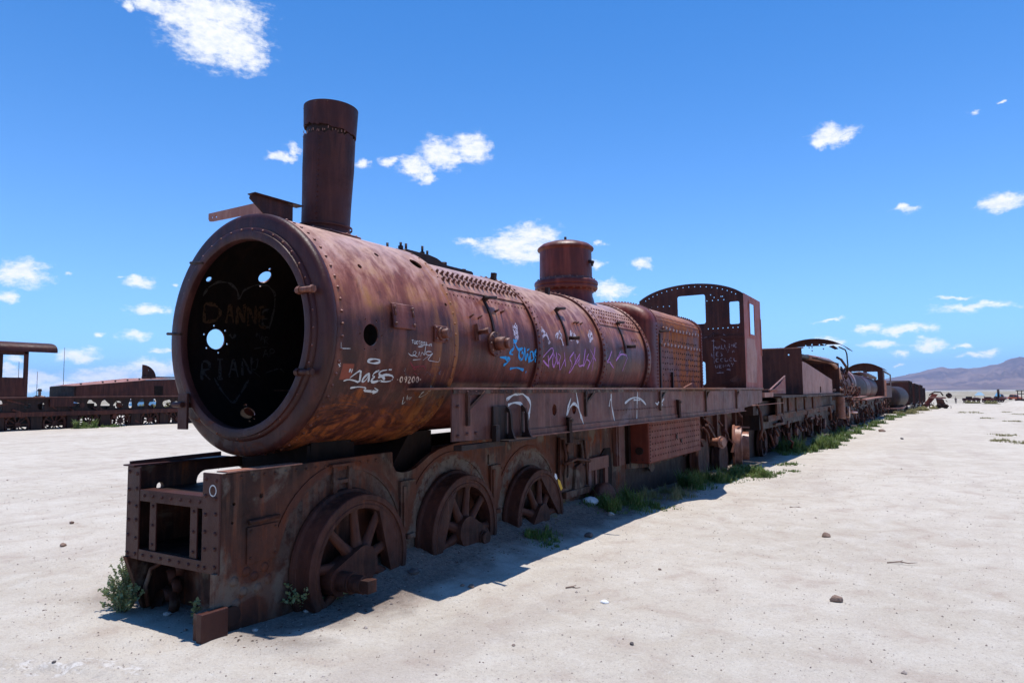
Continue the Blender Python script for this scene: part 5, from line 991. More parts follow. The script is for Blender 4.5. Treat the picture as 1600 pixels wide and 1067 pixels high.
t = empty('tank_wagon', (.95,76,gh(1.5,76)), 'round-ended tank wagon in the distant part of the row', 'tank wagon', GRP); B = Off(t)
o = B(MB().lathe([(0,70.6),(.7,70.75),(1.0,71.1),(1.08,71.6),(1.08,79),(1.0,79.6),(0,79.9)], (-3.23,0,.62), (.055,1,0), 48), 'tank', M['dark']); o.data.set_sharp_from_angle(angle=R_(50))
B(MB().box(-.6,1.9,70.5,80,-.42,-.30), 'deck', M['palepl']); B(MB().box(-.2,1.4,70.8,80,-.95,-.42), 'underframe', M['dark'])
for y in (72,74,77,79): simple_wheel(B, 1.15, y, -.75, .42, M['wheel'])
def far_car(label, xc, y0, y1, z1, w, mat, slats, roof=False, name='box_wagon', cat='wagon'):
    g0 = gh(xc+1, (y0+y1)/2); t = empty(name, (xc, (y0+y1)/2, g0), label, cat, GRP); B = Off(t); x1 = xc+w/2; x0 = xc-w/2
    B(MB().box(x0,x1,y0,y1,g0+.75,g0+.95), 'deck', M['dark'])
    n = int((y1-y0)/1.6)
    for k in range(n+1):
        y = y0+(y1-y0)*k/n; B(MB().box(x1-.08,x1+.04,y-.06,y+.06,g0+.9,z1), 'post', M['dark'])
    for k in range(n):
        if (k*7+slats) % 4 == 3: continue
        y = y0+(y1-y0)*k/n; B(MB().box(x1-.05,x1,y+.08,y+(y1-y0)/n-.08,g0+.9,z1-random.uniform(.05,.5)), 'panel', mat if k % 3 else M['grime'])
    B(MB().box(x0,x1,y0,y0+.06,g0+.9,z1-.1), 'end_panel', M['cab'])
    B(MB().box(x0,x1+.05,y0,y1,z1,z1+.08) if roof else MB().bar((x1,y0,z1),(x1,y1,z1-.2), .12, .12), 'top_rail' if not roof else 'roof', M['cab'])
    for y in np.linspace(y0+1.2, y1-1.2, 4): simple_wheel(B, xc+.5, float(y), g0+.3, .42, M['wheel'])
far_car('rusty open wagon with leaning pale panel beyond the tank wagon', 1.05, 83, 95, 2.25, 2.3, M['cabside'], 1, True)
far_car('brown slatted wagon further along the distant row', 1.35, 98, 124, 2.05, 2.2, M['grime'], 2, True)
far_car('dark roofed wagon near the far end of the row', 1.6, 128, 158, 2.0, 2.2, M['cab'], 0, True)
far_car('bare wagon skeleton closing the far end of the row', 1.75, 163, 196, 1.6, 2.2, M['grime'], 3, False)

# ------------------------------------------------------------------ the train on the left
XL = -30.0
t = empty('locomotive_cab', (XL-1.2,10,0), 'open-sided locomotive cab with arched brown roof at the left edge', 'locomotive', 'wrecks on the left track'); B = Off(t)
ar = [(XL-1.25+1.45*math.copysign(abs(math.cos(R_(a)))**.72, math.cos(R_(a))), 3.46+.44*abs(math.sin(R_(a)))**.72) for a in range(180,-1,-6)]
vs = []; n = len(ar)
for y, dz in ((7.0,0),(12.75,0),(12.75,.05),(7.0,.05)): vs += [(x, y, z+dz) for x, z in ar]
B(MB().add(vs, [(k*n+i,k*n+i+1,(k+1)%4*n+i+1,(k+1)%4*n+i) for k in range(4) for i in range(n-1)]+[tuple(n+i for i in range(n))+tuple(2*n+i for i in reversed(range(n)))], True), 'roof', M['chim'])
b = MB()
for y in (9.0,10.0,10.9,11.6): b.box(XL-1.6,XL-.9,y,y+.75,3.87,3.95)
B(b, 'roof_hatch', M['dark'])
B(MB().box(XL-.04,XL,7.0,11.6,1.47,2.33), 'side_panel', M['cab']); B(MB().box(XL-.05,XL+.01,7,11.65,3.38,3.52), 'cant_rail', M['cab'])
B(MB().box(XL-.08,XL+.01,11.50,11.66,1.47,3.50), 'corner_post', M['cab']); B(MB().box(XL-2.5,XL-2.42,11.50,11.66,1.47,3.50), 'corner_post', M['cab'])
B(MB().box(XL-2.5,XL-2.46,7.0,11.6,1.47,2.30), 'side_panel', M['cab'])
t = empty('flat_wagon', (XL-1.2,16,0), 'long underframe on spoked wheels carrying a sloping brown tank casing, left of the smokebox', 'wagon', 'wrecks on the left track'); B = Off(t)
B(MB().box(XL-2.4,XL+.03,6,26,1.38,1.465), 'deck', M['beam']); B(MB().box(XL-.1,XL+.05,6,26,1.455,1.475), 'deck_edge', M['bright'])
def lprism(o_, x0, x1): return MB().plate(o_, [], 'X', x0, x1-x0)
B(MB().box(XL-2.3,XL-.02,13.62,13.69,1.47,1.96), 'casing_end', M['dark'])
B(lprism([(13.7,1.47),(13.7,1.98),(17.1,2.27),(19.2,2.36),(24,2.40),(24,1.47)], XL-2.35, XL), 'tank_casing', M['cab'])
b = MB().add([(XL+.01,13.6,1.975),(XL+.01,14,2.0),(XL+.01,17.1,2.28),(XL+.01,18.7,2.35),(XL-2.0,18.7,2.46),(XL-2.0,17.1,2.40),(XL-2.0,14,2.05),(XL-2.0,13.6,2.02)], [(0,1,6,7),(1,2,5,6),(2,3,4,5)]); B(b, 'top_sheet', M['palepl'])
for y in (13.9,14.9,15.5,16.1,16.7,17.3): B(MB().box(XL-.02,XL+.03,y-.03,y+.03,1.94+(y-13)*.092,2.02+(y-13)*.092), 'lug', M['dark'])
qc = [(17.12,2.35)]+[(17.12+.74*math.sin(R_(a)), 2.38+.70*math.cos(R_(a))) for a in range(0,91,9)]
B(MB().plate(qc, [circ(17.45,2.80,.02,6)], 'X', XL-.5, .03), 'quarter_disc', M['cab'])
B(MB().box(XL-.5,XL,17.1,19.2,2.40,2.46), 'top_ledge', M['beam'])
B(MB().box(XL+.001,XL+.012,17.5,17.97,1.50,1.98), 'dark_opening_sheet', M['inside'])  # solid dark sheet on the casing; the hole's shade is in its colour
B(MB().box(XL-.06,XL+.02,12.6,13.6,1.02,1.38), 'hanging_box', M['cab'])
B(MB().box(XL-.12,XL,6,26,.60,.80), 'frame_bar', M['grime']); B(MB().box(XL-2.3,XL-2.2,6,26,.60,.80), 'frame_bar', M['grime'])
rnd = random.Random(4); hs = []; y = 6.3
while y < 25.2:
    w_ = rnd.uniform(.18,.62); h_ = rnd.uniform(.12,.27)
    if rnd.random() < .92: hs.append([(y+w_/2+w_/2*math.cos(t)*(1+.15*math.sin(3*t+y)), 1.06+rnd.uniform(-.02,.02)+h_*math.sin(t)*(1+.2*math.cos(2*t+y))) for t in [k*PI/6 for k in range(12)]])
    y += w_+rnd.uniform(.10,.45)
B(MB().plate([(6,.72),(26,.72),(26,1.39),(6,1.39)], hs, 'X', XL-.14, .05), 'frame_web', M['dark'])
for y in np.arange(6.5,26,1.1): B(MB().box(XL-1.9,XL-.4,float(y),float(y)+rnd.uniform(.2,.6),rnd.uniform(-.05,.5),rnd.uniform(.7,1.2)), 'cross_member', M['dark'])
for y in np.arange(7.4,26,1.50): B(MB().box(XL-.2,XL-.08,float(y),float(y)+.45,-.05,.62), 'brake_block', M['dark'])
for k, y in enumerate(np.arange(6.9,26,1.50)):
    simple_wheel(B, XL-.25, float(y), .25, .50, M['wheel'], nsp=10); simple_wheel(B, XL-1.75, float(y)+.1, .25, .50, M['wheel'], nsp=10)
clutter(B, 'rigging', M['grime'], XL-.35, XL-.05, 6, 26, .2, 1.35, 120, 21)

# ------------------------------------------------------------------ scrap heap and far things on the plain (right)
t = empty('scrap_heap', (4.7,111.7,gh(4.7,111.7)), 'tangled heap of torn brown plates standing alone on the dirt right of the long train', 'scrap heap'); B = Off(t); z0 = gh(4.7,111.7)
B(MB().add([(2.9,111,z0+.25),(3.6,111,z0+.15),(5.0,111.5,z0+2.0),(4.3,111.6,z0+2.1),(2.9,112.2,z0+.25),(3.6,112.2,z0+.15),(5.0,112.6,z0+2.0),(4.3,112.6,z0+2.1)], [(0,1,2,3),(4,5,6,7),(0,1,5,4),(1,2,6,5),(2,3,7,6),(3,0,4,7)]), 'leaning_plate', M['ash'])
B(MB().add([(4.7,111,z0+1.3),(5.5,111,z0+1.3),(6.1,111.2,z0+.1),(4.9,111.2,z0+.1),(4.7,112,z0+1.4),(5.5,112,z0+1.4),(6.1,112,z0+.1),(4.9,112,z0+.1)], [(0,1,2,3),(4,5,6,7),(0,1,5,4),(1,2,6,5),(2,3,7,6),(3,0,4,7)]), 'bent_plate', M['grime'])
B(MB().bar((3.8,111.2,z0+1.55),(5.9,111.2,z0+1.5), .5, .22), 'beam', M['palepl'])
B(MB().tube([(3.9,111.3,z0+1.9),(4.6,111.3,z0+2.35),(5.3,111.3,z0+2.3),(5.6,111.3,z0+1.8)], .09, 8), 'hoop', M['dark'])
B(MB().lathe([(.18,0),(.36,0),(.36,.3),(.18,.3)], (6.2,111,z0+1.75), (.5,-.6,.5), 20, closed=True), 'drum', M['dark'])
for x in (3.2,4.1,5.0,5.8): B(MB().lathe([(.14,0),(.34,0),(.34,.12),(.14,.12)], (x,110.9,z0+.32), (0,-1,0), 18, closed=True), 'wheel', M['dark'])
clutter(B, 'debris', M['grime'], 2.6, 6.6, 111, 113, z0+.05, z0+1.6, 40, 31)
def far_wreck(label, x0, x1, y, h0, h1, seed, posts=0):
    z0 = gh((x0+x1)/2, y); t = empty('flat_wagon', ((x0+x1)/2, y, z0), label, 'wagon', 'flat wagons far off on the plain'); B = Off(t)
    B(MB().box(x0,x1,y-1.1,y+1.1,z0+h0,z0+h1), 'body', M['cab'] if seed % 2 else M['ash']); rnd = random.Random(seed)
    for k in range(4):
        x = x0+(x1-x0)*(k+.5)/4; B(MB().lathe([(.1,0),(.45,0),(.45,.12),(.1,.12)], (x,y-1.0,z0+.4), (0,-1,0), 16, closed=True), 'wheel', M['dark'])
    for k in range(3):
        x = rnd.uniform(x0+.5,x1-.8); B(MB().box(x,x+rnd.uniform(.6,1.8),y-.8,y+.6,z0+h1,z0+h1+rnd.uniform(.15,.6)), 'load', [M['dark'],M['grime'],M['palepl']][k])
far_wreck('low rusty wagon frame nearest the distant standing person', 12.4, 17.2, 258, .7, 1.45, 1)
far_wreck('flat pale-loaded wagon in the middle of the far group', 17.8, 20.6, 262, .6, 1.3, 2)
far_wreck('low flat wagon just left of the far chimney wreck', 20.9, 23.6, 266, .8, 1.2, 4)
z0 = gh(24,283); t = empty('steam_locomotive', (23.6,283,z0), 'tiny distant wreck with an upright chimney beside the sand heap', 'locomotive'); B = Off(t)
B(MB().cyl((23.6,283,z0+.8),(23.55,283,z0+4.1), .33, .38, n=18), 'chimney', M['dark']); B(MB().box(22.3,25.2,282.2,284.5,z0+.2,z0+1.5), 'body', M['cab']); B(MB().cyl((22.3,283,z0+1.0),(24.4,283,z0+1.2), .6, n=18), 'boiler', M['dark'])
z0 = gh(29,269); t = empty('steel_gantry', (29.6,269,z0), 'dark open steel frame on the plain at the right edge', 'gantry'); B = Off(t)
for x in (27.6,28.6,30.2,32.0): B(MB().bar((x,269,z0),(x+.1,269,z0+3.6), .22, .22), 'post', M['dark'])
B(MB().box(27.2,34,268.8,269.2,z0+3.5,z0+3.8), 'beam', M['dark']); B(MB().box(27.6,34,268.8,269.2,z0+2.5,z0+2.7), 'beam', M['dark']); B(MB().box(27.0,33,269,271,z0+.3,z0+1.0), 'base', M['grime'])
def tent(name, label, x, y, w, h, col, cat):
    z0 = gh(x, y); m_ = plain(name+'_cloth', col, .8)
    b = MB().add([(x-w/2,y-w/3,z0+h*.55),(x+w/2,y-w/3,z0+h*.55),(x+w/2,y+w/3,z0+h*.55),(x-w/2,y+w/3,z0+h*.55),(x-w*.12,y,z0+h),(x+w*.2,y,z0+h*.97)], [(0,1,5,4),(1,2,5),(2,3,4,5),(3,0,4),(3,2,1,0)])
    t = empty(name, (x,y,z0), label, cat); B = Off(t); B(b, 'canopy', m_)
    for sx in (-1,1):
        for sy in (-1,1): B(MB().bar((x+sx*w*.45,y+sy*w*.3,z0),(x+sx*w*.45,y+sy*w*.3,z0+h*.56), .08, .08), 'pole', M['dark'])
tent('awning', 'pale blue awning far off above the low wagons', 20.5, 330, 3.4, 3.0, (.30,.45,.55), 'awning')
tent('awning', 'small bright blue tarp shelter left of the far chimney', 24.5, 300, 1.9, 3.0, (.16,.42,.62), 'awning')

# cars
def make_car(label, x, y, rz, col, tall=1.0):
    z0 = gh(x, y); t = empty('parked_car', (x,y,z0), label, 'car', 'cars parked behind the left train' if x < 0 else None, rz)
    paint = plain('car_paint', col, .3, .05)
    o_ = [(-2.2,.35),(-2.25,.75),(-2.1,.95),(-1.2,1.05),(1.5,1.05),(2.1,1.0),(2.25,.7),(2.2,.35)]
    MB().plate(o_, [], 'X', -.88, 1.76).build('body', paint, t, bevel=.06)
    gl = [(-1.15,1.05),(-.55,1.62*tall),(1.35,1.66*tall),(1.9,1.06)]
    MB().plate(gl, [], 'X', -.78, 1.56).build('cabin', M['glass'], t)
    MB().plate([(-.60,1.60*tall),(-.5,1.66*tall),(1.38,1.70*tall),(1.45,1.63*tall)], [], 'X', -.80, 1.60).build('roof', paint, t)
    for yy in (-1.1,.2,1.6): 
        for s in (-1,1): MB().bar((s*.79,yy,1.05),(s*.79,yy+(.35 if yy<-1 else 0),1.62*tall), .05, .08, (1,0,0)).build('pillar', paint, t)
    for s in (-1,1):
        for yy in (-1.4,1.4): MB().lathe([(0,0),(.2,.02),(.34,.0),(.34,.22),(0,.22)], (s*.70,yy,.34), (s,0,0), 20).build('wheel', M['tyre'], t)
        MB().box(s*.6-.12,s*.6+.12,-2.27,-2.2,.68,.82).build('headlight', M['bright'], t)
M['glass'] = plain('car_glass', (.03,.04,.055), .08, .1); M['tyre'] = plain('tyre', (.02,.02,.02), .8)
make_car('dark blue and white jeep parked behind the left cab', -142, 67, R_(20), (.10,.19,.33), 1.12)
make_car('white car seen through the second gap of the left underframe', -128, 72, R_(60), (.75,.76,.78))
make_car('white car with a blue side parked behind the middle of the left wagon', -115, 67, R_(-30), (.22,.48,.70), 1.1)
make_car('white car parked left of the yellow bush', -104, 72, R_(50), (.78,.80,.82), 1.1)
make_car('pale blue car parked right of the yellow bush', -100, 66.5+12, R_(80), (.55,.68,.78), 1.05)
make_car('orange car far off by the steel frame', 31.0, 318, R_(70), (.80,.16,.05), 1.2)
make_car('pink and white van small in the distance right of the chimney wreck', 27.5, 330, R_(80), (.65,.25,.28), 1.3)

# people, one skinned surface each
def person(label, x, y, rz, top, leg, z0=None):
    z0 = gh(x, y) if z0 is None else z0
    t = empty('person', (x,y,z0), label, 'person', None, rz)
    def skin(vs, es, rs, name, mat):
        me = bpy.data.meshes.new(name); me.from_pydata(vs, es, []); o = bpy.data.objects.new(name, me); COL.objects.link(o); o.parent = t
        mod = o.modifiers.new('s', 'SKIN')
        if True:
            bm = bmesh.new(); bm.from_mesh(me); lay = bm.verts.layers.skin.verify(); bm.verts.ensure_lookup_table()
            for i, v_ in enumerate(bm.verts): v_[lay].radius = rs[i] if isinstance(rs[i], tuple) else (rs[i], rs[i]); v_[lay].use_root = (i == 0)
            bm.to_mesh(me); bm.free()
        s2 = o.modifiers.new('d', 'SUBSURF'); s2.levels = 1; s2.render_levels = 2; mod.use_smooth_shade = True; me.materials.append(mat); return o
    vs = [(0,0,.95),(0,0,1.15),(0,0,1.38),(0,.0,1.50),(0,-.01,1.60),(0,-.01,1.72),(.10,0,.86),(.12,-.03,.50),(.12,.02,.09),(.12,-.12,.05),(-.10,0,.86),(-.12,.03,.50),(-.13,.04,.09),(-.13,-.10,.05),(.20,0,1.40),(.27,.02,1.14),(.26,-.10,.90),(.26,-.14,.82),(-.20,0,1.40),(-.27,.02,1.14),(-.25,-.12,.92),(-.25,-.16,.84)]
    es = [(0,1),(1,2),(2,3),(3,4),(4,5),(0,6),(6,7),(7,8),(8,9),(0,10),(10,11),(11,12),(12,13),(2,14),(14,15),(15,16),(16,17),(2,18),(18,19),(19,20),(20,21)]
    rs = [(.15,.11),(.14,.10),(.17,.11),.055,(.075,.09),(.08,.10),.09,.06,.045,.04,.09,.06,.045,.04,.06,.045,.03,.035,.06,.045,.03,.035]
    sk = plain('skin', (.35,.20,.14), .6)
    skin(vs, es, rs, 'body', sk)
    skin([(0,0,.98),(0,0,1.15),(0,0,1.38),(.20,0,1.40),(.26,.02,1.16),(-.20,0,1.40),(-.26,.02,1.16)], [(0,1),(1,2),(2,3),(3,4),(2,5),(5,6)], [(.175,.13),(.165,.125),(.19,.13),.075,.06,.075,.06], 'jacket', plain('jacket', top, .8))
    skin([(0,0,.96),(.10,0,.86),(.12,-.03,.50),(.12,.02,.12),(-.10,0,.86),(-.12,.03,.50),(-.13,.04,.12)], [(0,1),(1,2),(2,3),(0,4),(4,5),(5,6)], [(.17,.13),.105,.078,.065,.105,.078,.065], 'trousers', plain('trousers', leg, .85))
    MB().lathe([(.0,.02),(.06,.015),(.088,-.02),(.098,-.08),(.095,-.11)], (0,.01,1.80), (0,0,1), 16).build('hair', plain('hair', (.02,.015,.012), .7), t)
    MB().add([(-.012,-.10,1.70),(.012,-.10,1.70),(0,-.10,1.735),(0,-.125,1.70)], [(0,1,3),(1,2,3),(2,0,3)]).build('nose', sk, t)
    return t
person('person in dark jacket, head and shoulders showing above the left train deck', -33.5, 13.73, R_(70), (.02,.02,.03), (.05,.05,.07), z0=.06)
person('tiny distant person in dark clothes standing beside the far low wagons', 9.6, 215, R_(20), (.015,.015,.03), (.02,.02,.03))

# poles behind the left train
for k, (x, y, h) in enumerate(((-60,24,4.4),(-58,26.5,5.6),(-60,25.4,3.6))):
    z0 = gh(x,y); t = empty('thin_pole', (x,y,z0), ['thin pole nearest the left cab post','taller thin pole just left of the sloping tank casing','shortest thin pole between the other two'][k], 'pole', 'poles behind the left train'); MB().cyl((0,0,0),(0,0,h), .025, .018, n=8).build('shaft', M['dark'], t)

# ------------------------------------------------------------------ rocks and litter
def rock(name, label, x, y, s, mat, seed, cat='rock', group='loose stones on the dirt', sink=.25, flat=.62):
    rnd = random.Random(seed); bm = bmesh.new(); bmesh.ops.create_icosphere(bm, subdivisions=2, radius=1)
    cuts = [(Vector((rnd.gauss(0,1),rnd.gauss(0,1),rnd.gauss(0,1))).normalized(), rnd.uniform(.55,.85)) for _ in range(9)]
    for v_ in bm.verts:
        for n_, d in cuts:
            k = v_.co.dot(n_)
            if k > d: v_.co -= n_*(k-d)
        v_.co *= 1+rnd.uniform(-.07,.07)
        v_.co.x *= s; v_.co.y *= s*rnd.choice((.8,.8)); v_.co.z *= s*flat
    me = bpy.data.meshes.new(name); bm.to_mesh(me); bm.free(); me.materials.append(mat)
    o = bpy.data.objects.new(name, me); COL.objects.link(o); o.location = (x,y,gh(x,y)+s*flat*(1-sink)*.6); o.rotation_euler = (0,0,rnd.uniform(0,6)); tag(o, label, cat, group); return o
M['rock'] = plain('brown_stone', (.23,.15,.11), .9, .35, 25, bump=.6); M['rockd'] = plain('dark_stone', (.09,.075,.07), .9, .4, 25, bump=.6); M['rockl'] = plain('pale_stone', (.45,.38,.33), .9, .3, 25, bump=.6)
M['paper'] = plain('white_litter', (.80,.80,.80), .8, .08, 20)
RK = [('brown chunk of brick lying in the open on the right',3.27,4.47,.052,'rock'),('broken brown and pale stone nearest the bottom right',3.62,2.07,.055,'rock'),('round dark stone at the edge of the locomotive shadow',1.20,3.26,.055,'rockd'),('crumbly two-tone stone beside a shadow spike',1.235,1.12,.034,'rock'),('small brown stone touching the crumbly stone',1.165,1.10,.022,'rock'),('brown block in the dirt far along the train',2.36,30.2,.16,'rock'),('small pale brown stone on the left dirt, upper of two',-4.23,.98,.035,'rock'),('grey-brown stone on the left dirt, lower of two',-3.12,.36,.038,'rock'),('grey stone in the shade in front of the first wheel',.29,.17,.034,'rockl'),('pale stone in the shade by the weeds under the first wheel',.59,.10,.022,'rockl'),('dark lump in the shadow beside the second wheel',.79,.99,.055,'rockd'),('pale stone in the shade behind the front beam',-.18,-.40,.03,'rockl'),('round pale stone at the shadow edge beside the guard iron',.62,-.33,.022,'rockl'),('brown pebble midway across the dirt',2.27,2.34,.018,'rock'),('small dark stone in the foreground dirt',2.70,.63,.018,'rockd'),('small dark stone far right of the tracks',3.3,24.0,.06,'rockd'),('dark stone at the bottom left corner of the dirt',.15,-1.25,.016,'rockd'),('grey stone sunk beneath the firebox grass',.98,4.35,.05,'rockl')]
for i, (lb, x, y, s, mt) in enumerate(RK): rock('rock', lb, x, y, s, M[mt], 100+i)
o = rock('crumpled_paper', 'crumpled white scrap of paper on open ground', 2.24, 1.29, .035, M['paper'], 300, 'litter', None, .3, .5)
o = rock('plastic_bag', 'crumpled grey-white plastic bag in the shade beside the third wheel', .62, 4.55, .11, M['paper'], 301, 'litter', None, .3, .5)
MB().cyl((0,0,0),(.13,.05,.004), .006, .003, n=6).build('x', M['rock']) if False else None
for lb, x, y, dx, dy, col in (('thin dry twig lying on the right-hand dirt',3.86,3.5,.22,.10,'rock'),('short curled twig in front of the locomotive',1.83,1.5,.10,.05,'rock'),('reddish strip of litter by the far shadow',2.6,6.4,.22,.04,'rock')):
    z0 = gh(x,y); b = MB().tube([(0,0,.006),(dx*.4,dy*.5+.01,.012),(dx*.7,dy*.6,.006),(dx,dy,.010)], [.005,.006,.004,.002], 6); b.tube([(dx*.4,dy*.5+.01,.012),(dx*.5,dy*.5+.05,.015)], .003, 5)
    o = b.build('twig', M[col]); o.location = (x,y,z0); tag(o, lb, 'twig')
b = MB().lathe([(.20,0),(.21,.10),(.17,.12),(.05,.11),(.0,.13)], (.0,0,0), (1,-.2,.1), 28); o = b.build('wheel_hub', M['wheel']); o.location = (.62,4.85,.10); tag(o, 'loose rusty hub lying on its side in the grass beside the plastic bag', 'wheel hub')

# gravel: thousands of small stones too many to count
def flakes():      # rust scale and grit fallen round the wheels
    rs = np.random.RandomState(9); n = 5200
    y = rs.rand(n)**.8*11-.6; x = .60+np.abs(rs.randn(n))*.26; x[::3] = rs.rand(len(x[::3]))*1.2-.5
    s = .004+.010*rs.rand(n)**3
    base = np.array([(1,0,0),(0,.8,.1),(-1,.1,0),(0,-.9,.05),(.1,0,.35)], float); tri = np.array([(0,1,4),(1,2,4),(2,3,4),(3,0,4),(1,0,3),(1,3,2)])
    V = base[None]*rs.uniform(.5,1.3,(n,5,1))*s[:,None,None]; th = rs.rand(n)*6.28; c_, s_ = np.cos(th)[:,None], np.sin(th)[:,None]
    X = V[...,0]*c_-V[...,1]*s_+x[:,None]; Y = V[...,0]*s_+V[...,1]*c_+y[:,None]; Z = V[...,2]+(ground_h(x,y)+s*.1)[:,None]
    o = mesh_np('rust_flakes', np.stack([X,Y,Z],-1).reshape(-1,3), (tri[None]+np.arange(n)[:,None,None]*5).reshape(-1,3), M['frame'], False); o['kind'] = 'stuff'
flakes()
def gravel():
    rs = np.random.RandomState(5); n = 42000
    d = 1.0+rs.rand(n)**1.5*15; a = R_(-36)+ (rs.rand(n)-.5)*R_(86)
    x = 4.25+d*np.sin(a)*1.0; y = -3.2+d*np.cos(a)
    s = (.0016+.0050*rs.rand(n)**7)*(1+d*.07)
    s = np.where(rs.rand(n) < .012, s*2.1, s)
    base = np.array([(1,0,0),(-1,0,0),(0,1,0),(0,-1,0),(0,0,1),(0,0,-1),(.6,.6,.3),(-.6,-.5,.4)], float)[:6]
    tri = np.array([(0,2,4),(2,1,4),(1,3,4),(3,0,4),(2,0,5),(1,2,5),(3,1,5),(0,3,5)])
    V = base[None]*rs.uniform(.6,1.25,(n,6,1))*s[:,None,None]; V[...,2] *= .65
    th = rs.rand(n)*6.28; c_, s_ = np.cos(th)[:,None], np.sin(th)[:,None]
    X = V[...,0]*c_-V[...,1]*s_*.8+x[:,None]; Y = V[...,0]*s_+V[...,1]*c_*.8+y[:,None]; Z = V[...,2]+(ground_h(x,y)+s*.25)[:,None]
    vv = np.stack([X,Y,Z],-1).reshape(-1,3); ff = (tri[None]+np.arange(n)[:,None,None]*6).reshape(-1,3)
    m = NT('gravel_stone'); f = m.noise(14, 3, .6); m.l(m.mix(m.ramp(f,.35,.65), (.20,.145,.12), (.56,.48,.41)), m.b.inputs['Base Color']); m.b.inputs['Roughness'].default_value = .95
    o = mesh_np('gravel', vv, ff, m.m, False); o['kind'] = 'stuff'
gravel()

# ------------------------------------------------------------------ weeds and grass
def leafmat(name, a, b):
    m = NT(name); a_ = m.mix(m.noise(7, 3, .6), a, b); a_ = m.mix(m.math('MULTIPLY', m.ramp(m.noise(45, 2, .5), .52, .60), .7), a_, (.28,.24,.11)); m.l(a_, m.b.inputs['Base Color']); m.b.inputs['Roughness'].default_value = .6
    tl = m.n('ShaderNodeBsdfTranslucent'); m.l(a_, tl.inputs[0]); mx = m.n('ShaderNodeMixShader'); mx.inputs[0].default_value = .3
    m.l(m.b.outputs[0], mx.inputs[1]); m.l(tl.outputs[0], mx.inputs[2]); m.l(mx.outputs[0], m.out.inputs['Surface']); return m.m
M['grass'] = leafmat('green_grass', (.055,.125,.022), (.15,.23,.045)); M['dry'] = leafmat('dry_grass', (.24,.20,.07), (.30,.28,.12)); M['leaf'] = leafmat('weed_leaf', (.13,.18,.065), (.26,.32,.14)); M['stem'] = plain('weed_stem', (.20,.17,.09), .8)
def blades(mb, x, y, n, r, h, rnd, w=.006, ry=None, up=.9):
    for i in range(n):
        q = math.sqrt(rnd.random()); t = rnd.uniform(0,2*PI); px = x+r*q*math.cos(t); py = y+(ry or r)*q*math.sin(t); pz = gh0(px,py)
        hh = h*rnd.uniform(.4,1)*(1.1-q*.6); a = rnd.uniform(0,2*PI); ln = hh*rnd.uniform(.2,.8)*(1.8-up); dx, dy = math.cos(a), math.sin(a); ww = w*rnd.uniform(.6,1.4)
        P = [(px,py,pz-.01),(px+dx*ln*.35,py+dy*ln*.35,pz+hh*.6),(px+dx*ln,py+dy*ln,pz+hh)]
        ox, oy = -dy*ww, dx*ww
        mb.add([(P[0][0]-ox,P[0][1]-oy,P[0][2]),(P[0][0]+ox,P[0][1]+oy,P[0][2]),(P[1][0]+ox*.8,P[1][1]+oy*.8,P[1][2]),(P[1][0]-ox*.8,P[1][1]-oy*.8,P[1][2]),P[2]], [(0,1,2,3),(3,2,4)])
_gc = {}
def gh0(x, y):
    k = (round(x*12), round(y*12))
    if k not in _gc: _gc[k] = gh(k[0]/12, k[1]/12)
    return _gc[k]
def tuft(name, label, spots, mat, seed, cat='grass', group=None, kind=None):
    rnd = random.Random(seed); mb = MB(); x0, y0 = spots[0][:2]
    for x, y, n, r, h, w in spots:
        for _ in range(9):       # clumps within the patch, of uneven height and spread
            q = math.sqrt(rnd.random())*r*1.1; t = rnd.uniform(0, 2*PI); k = rnd.uniform(.25, 1.0)
            blades(mb, x+q*math.cos(t)*.8, y+q*math.sin(t)*1.5, int(n*.075*(.5+k)), r*rnd.uniform(.15,.42), h*(.35+.9*k), rnd, w*.85)
        blades(mb, x, y, int(n*.22), r*1.25, h*.35, rnd, w*.8, ry=r*1.7)
    z0 = gh(x0,y0); mb.v = [(a-x0,b-y0,c-z0) for a,b,c in mb.v]
    o = mb.build(name, mat, fix=False); o.location = (x0,y0,z0)
    if kind: o['kind'] = kind
    else: tag(o, label, cat, group)
    return o
def weed(label, x, y, nst, r, h, nleaf, seed, lean=(0,0), ls=.014, mats=('stem','leaf')):
    rnd = random.Random(seed); z0 = gh(x,y); t = empty('weed', (x,y,z0), label, 'weed', 'weeds growing round the front of the locomotive'); sm = MB(); lf = MB()
    for i in range(nst):
        a = rnd.uniform(0,2*PI); q = rnd.uniform(.2,1); hh = h*rnd.uniform(.5,1)*(1.15-.4*q); ex, ey = r*q*math.cos(a)+lean[0], r*q*math.sin(a)+lean[1]
        pts = [(ex*.15,ey*.15,-.01),(ex*.45,ey*.45,hh*.45),(ex*.8,ey*.8,hh*.8),(ex+rnd.uniform(-.02,.02),ey,hh)]
        sm.tube(pts, [.003,.0025,.0018,.001], 4)
        for k in range(nleaf):
            f = rnd.uniform(.12,1)*3; j = min(int(f),2); f -= j; P = Vector(pts[j]).lerp(Vector(pts[j+1]), min(f,1))
            d = Vector((rnd.gauss(0,1),rnd.gauss(0,1),rnd.gauss(.3,.7))).normalized(); s_ = ls*rnd.uniform(.6,1.4); sd = d.orthogonal().normalized()*s_*.34
            lf.add([P,P+d*s_*.5+sd,P+d*s_,P+d*s_*.5-sd], [(0,1,2,3)])
    sm.build('stem', M[mats[0]], t, fix=False); o = lf.build('foliage', M[mats[1]], t, fix=False); o['kind'] = 'stuff'
    return t
weed('leafy green bush growing against the left post of the front beam', -.60, -.42, 46, .15, .36, 50, 1, ls=.017)
weed('low brown-green sprays at the foot of the leafy bush', -.50, -.52, 34, .18, .20, 30, 2, ls=.022)
weed('pale green sprig standing beside the guard iron block', .17, -.45, 4, .05, .17, 16, 3, ls=.024)
